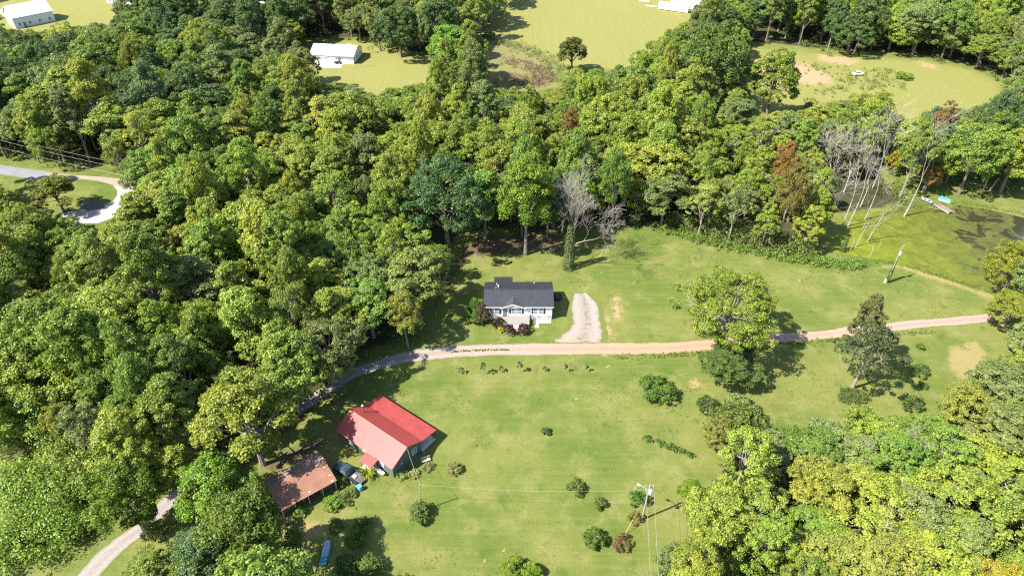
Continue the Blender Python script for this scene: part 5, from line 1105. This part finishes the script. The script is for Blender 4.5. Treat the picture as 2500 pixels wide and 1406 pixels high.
shrub(850, 1395, 1.7, 3.0, (.07, .11, .018), 'big dark bush below the upturned boat', 'bigbush'); shrub(885, 1290, 1.4, 1.8, (.075, .11, .018), 'dark bush up-right of the upturned boat', 'bigbush'); shrub(820, 1285, 1.2, 1.5, (.085, .12, .02), 'bush up from the upturned boat', 'bigbush')
for (px, py, R, H_, lab) in ((1127, 912, .75, 2.0, 'first'), (1182, 915, .85, 3.9, 'second and fullest'), (1224, 908, .7, 2.0, 'third'), (1268, 908, .8, 3.6, 'fourth and tallest'), (1330, 906, .6, 1.5, 'fifth'), (1380, 908, .55, 2.6, 'sixth'), (1431, 907, .55, 2.3, 'seventh and last')):
    shrub(px, py, R * .68, H_, (.075, .115, .035), f'{lab} sapling from the left in the row below the drive', 'sapling', 'sapling', 'sapling', 'saplings in a row below the drive')
# big fern-like plant
rng = np.random.default_rng(77); mb = MB()
for k in range(70):
    a = rng.uniform(0, 6.28); l = rng.uniform(1.0, 1.9); up = rng.uniform(.5, 1.5); w = .09; u = Vector((math.cos(a), math.sin(a), 0)); v = Vector((-u.y, u.x, 0))
    ring = []
    for i in range(6):
        s = i / 5; c_ = u * (.12 + l * s) + Vector((0, 0, .1 + up * math.sin(s * 2.2) )); ww = w * (1 - .85 * s) * (1.6 if i == 2 else 1); ring.append((c_ - v * ww, c_ + v * ww))
    for i in range(5): mb.add([ring[i][0], ring[i][1], ring[i + 1][1], ring[i + 1][0]], [(0, 1, 2, 3)])
t = thing('fern_plant', 'bright yellow-green arching plant beside the red house stoop', 'plant', tuple(at(899, 1160))); o = mb.build('fronds', LEAF, t); o.color = (.19, .24, .02, 1)
o.data.attributes.new('tint', 'FLOAT', 'FACE').data.foreach_set('value', rng.uniform(.1, .6, len(o.data.polygons)).astype(np.float32))
MB().tube([(0, 0, 0), (0, 0, .3)], [.2, .12], 8).build('stem', BARK, t)

# ------------------------------------------------------------------ hedges, thickets, undergrowth: leaf masses
def mass(name, centres, radii, lpc, leaf, col, seed, flat=.85):
    rng = np.random.default_rng(seed); P, N_, tn = clump_leaves(rng, np.array(centres), np.array(radii), lpc, flat=flat, spread=(.5, 1.1))
    k = P[:, 2] > .02; o = link(name, leaf_mesh(name, P[k], N_[k], leaf, rng, tint=tn[k])); o.color = (*col, 1); return o
def along(pts, n, w, r0, r1, zf_, seed):
    rng = np.random.default_rng(seed); C = catmull([(*tuple(at(*p))[:2], 0) for p in pts], .5); cs, rs = [], []
    for i in range(n):
        p = C[rng.integers(len(C))]; r_ = rng.uniform(r0, r1); cs.append((p[0] + rng.normal(0, w), p[1] + rng.normal(0, w), r_ * zf_ * rng.uniform(.3, 1.1))); rs.append(r_)
    return cs, rs
cs, rs = along([(1625, 566), (1690, 580), (1760, 600), (1830, 612), (1900, 628), (1980, 638), (2050, 648), (2105, 650)], 420, .9, .5, 1.1, .8, 21)
o = mass('brush_hedge', cs, rs, 34, .3, (.125, .20, .03), 22); tag(o, 'wild green brush hedge along the lawn before the pond', 'hedge')
cs, rs = along([(1660, 545), (1720, 560), (1800, 580), (1880, 600), (1950, 610)], 330, 2.0, .8, 1.9, 1.5, 23)
o = mass('thicket', cs, rs, 46, .36, (.12, .155, .036), 24); tag(o, 'tangled olive thicket above the brush hedge', 'thicket')
cs, rs = along([(1670, 500), (1700, 515), (1730, 535)], 90, 1.4, .8, 1.7, 3.0, 25)
o = mass('vine_tower', cs, rs, 60, .34, (.10, .16, .055), 26); tag(o, 'pale vine-draped mound at the left end of the thicket', 'thicket')
cs, rs = along([(1578, 1072), (1610, 1082), (1650, 1098), (1688, 1112)], 90, .25, .25, .45, .8, 27)
o = mass('border_hedge', cs, rs, 22, .24, (.075, .13, .02), 28); tag(o, 'low curved flower border on the lower lawn', 'hedge')
rng = np.random.default_rng(29); c0 = at(2078, 972)
cs = [(c0.x + math.cos(a) * r_ * 3.0, c0.y + math.sin(a) * r_ * 2.0, .45) for a, r_ in zip(rng.uniform(0, 6.28, 80), np.sqrt(rng.uniform(0, 1, 80)))]
o = mass('round_hedge', cs, [.55] * 80, 34, .22, (.085, .12, .026), 30); tag(o, 'clipped oval hedge bed at the foot of the ragged dark tree', 'hedge')
cs, rs = along([(20, 1390), (60, 1300), (90, 1240), (130, 1200), (160, 1260), (170, 1310), (60, 1180), (110, 1330)], 260, 1.7, .9, 2.2, 1.6, 31)
o = mass('kudzu_mound', cs, rs, 150, .36, (.150, .235, .03), 32); tag(o, 'bright green kudzu-like vine mound at the lower left corner', 'vine')
cs, rs = along([(60, 1120), (90, 1010), (130, 1060), (180, 1150), (210, 1240)], 200, 2.4, .9, 2.0, 4.0, 33)
o = mass('kudzu_mound', cs, rs, 130, .36, (.150, .215, .03), 34); tag(o, 'tall vine-draped column above the lower left corner mound', 'vine')
# dead weeds and reeds below the far field
cs, rs = along([(1235, 150), (1290, 165), (1330, 190), (1300, 205), (1240, 190)], 260, 2.6, .4, .9, .8, 35)
o = mass('dead_weeds', cs, rs, 26, .3, (.19, .125, .085), 36, flat=1.4); o['kind'] = 'stuff'; o['label'] = 'brown dead weeds below the far field'
cs, rs = along([(1200, 110), (1240, 110), (1320, 140), (1350, 180), (1250, 205), (1200, 200)], 300, 2.5, .5, 1.2, .7, 37)
o = mass('rough_grass', cs, rs, 26, .32, (.17, .205, .05), 38); o['kind'] = 'stuff'; o['label'] = 'rough yellow-green scrub below the far field'
# bank weeds round pond and along drive edge
cs, rs = along([(2110, 640), (2160, 640), (2230, 655), (2330, 685), (2430, 720)], 160, .5, .15, .35, .6, 39); c2, r2 = along([(2200, 512), (2262, 502), (2345, 498), (2420, 508), (2500, 525)], 160, .5, .15, .4, .6, 40)
c3, r3 = along([(1500, 873), (1600, 870), (1700, 862), (1850, 848), (1950, 838), (2080, 828), (2150, 820), (2280, 810)], 420, .35, .15, .32, .6, 41); c4, r4 = along([(1105, 858), (1160, 856), (1238, 854)], 120, .12, .08, .16, .6, 42)
o = mass('bank_weeds', cs + c2 + c3 + c4, rs + r2 + r3 + r4, 14, .16, (.115, .165, .022), 43); o['kind'] = 'stuff'; o['label'] = 'taller grass and weeds along the drive and pond bank'
# weeds and tufts in the lawn, scrub in the right field
rng = np.random.default_rng(61); LW = LAWNS[0]; x0, y0 = LW.min(0); x1, y1 = LW.max(0)
for nm_, lab_, n_, col_, sd_, lf_ in (('lawn_weeds', 'dark clover and weed tufts scattered through the lawn', 100, (.088, .142, .026), 62, .14), ('dry_tufts', 'pale dry grass tufts scattered through the lawn', 150, (.19, .19, .06), 63, .13)):
    cs = []
    for k in range(n_):
        px_, py_ = rng.uniform(x0, x1), rng.uniform(y0, y1); m_ = int(rng.integers(8, 60)); w_ = rng.uniform(.6, 4.5)
        cs += [(px_ + a * w_, py_ + b * w_, .03) for a, b in rng.normal(size=(m_, 2))]
    cs = np.array(cs); ok = inside(LW, cs[:, 0], cs[:, 1]) & (sdf(POND, cs[:, 0], cs[:, 1]) > 1.2)
    for a, b, r in BUILT[:3]: ok &= (cs[:, 0] - a) ** 2 + (cs[:, 1] - b) ** 2 > (r * .85) ** 2
    ok &= ~((np.abs(cs[:, 1] - np.interp(cs[:, 0], [-40, -28, -10, 10, 40, 60, 120], [88, 94, 100.5, 101, 102, 105, 111])) < 2.6))
    cs = cs[ok]; o = mass(nm_, cs, [.2] * len(cs), 6, lf_, col_, sd_, flat=.5); o['kind'] = 'stuff'; o['label'] = lab_
cs, rs = along([(1985, 165), (2050, 180), (2110, 200), (2140, 180), (2160, 215), (2060, 215), (2000, 225)], 170, 3.5, .4, 1.1, .7, 64)
o = mass('field_scrub', cs, rs, 26, .32, (.12, .175, .03), 65); o['kind'] = 'stuff'; o['label'] = 'green scrub and weeds around the abandoned car'
# undergrowth on the forest floor
rng = np.random.default_rng(51); cs, rs = [], []
for x, y, R, H_, kind, tone, zn, qx in trees:
    for k in range(5 if y < 200 else 3):
        a, q = rng.uniform(0, 6.28), rng.uniform(.3, 1.1) * R; X, Y = x + math.cos(a) * q, y + math.sin(a) * q
        if in_clear(*pix(X, Y, .8)): continue
        r_ = rng.uniform(.7, 1.9); cs.append((X, Y, r_ * rng.uniform(.3, 1.3))); rs.append(r_)
o = mass('undergrowth', cs, rs, 42, .5, (.085, .13, .024), 52); o['kind'] = 'stuff'; o['label'] = 'dark leafy undergrowth beneath the trees'
print('undergrowth clumps', len(cs), 'objects', len(bpy.data.objects))
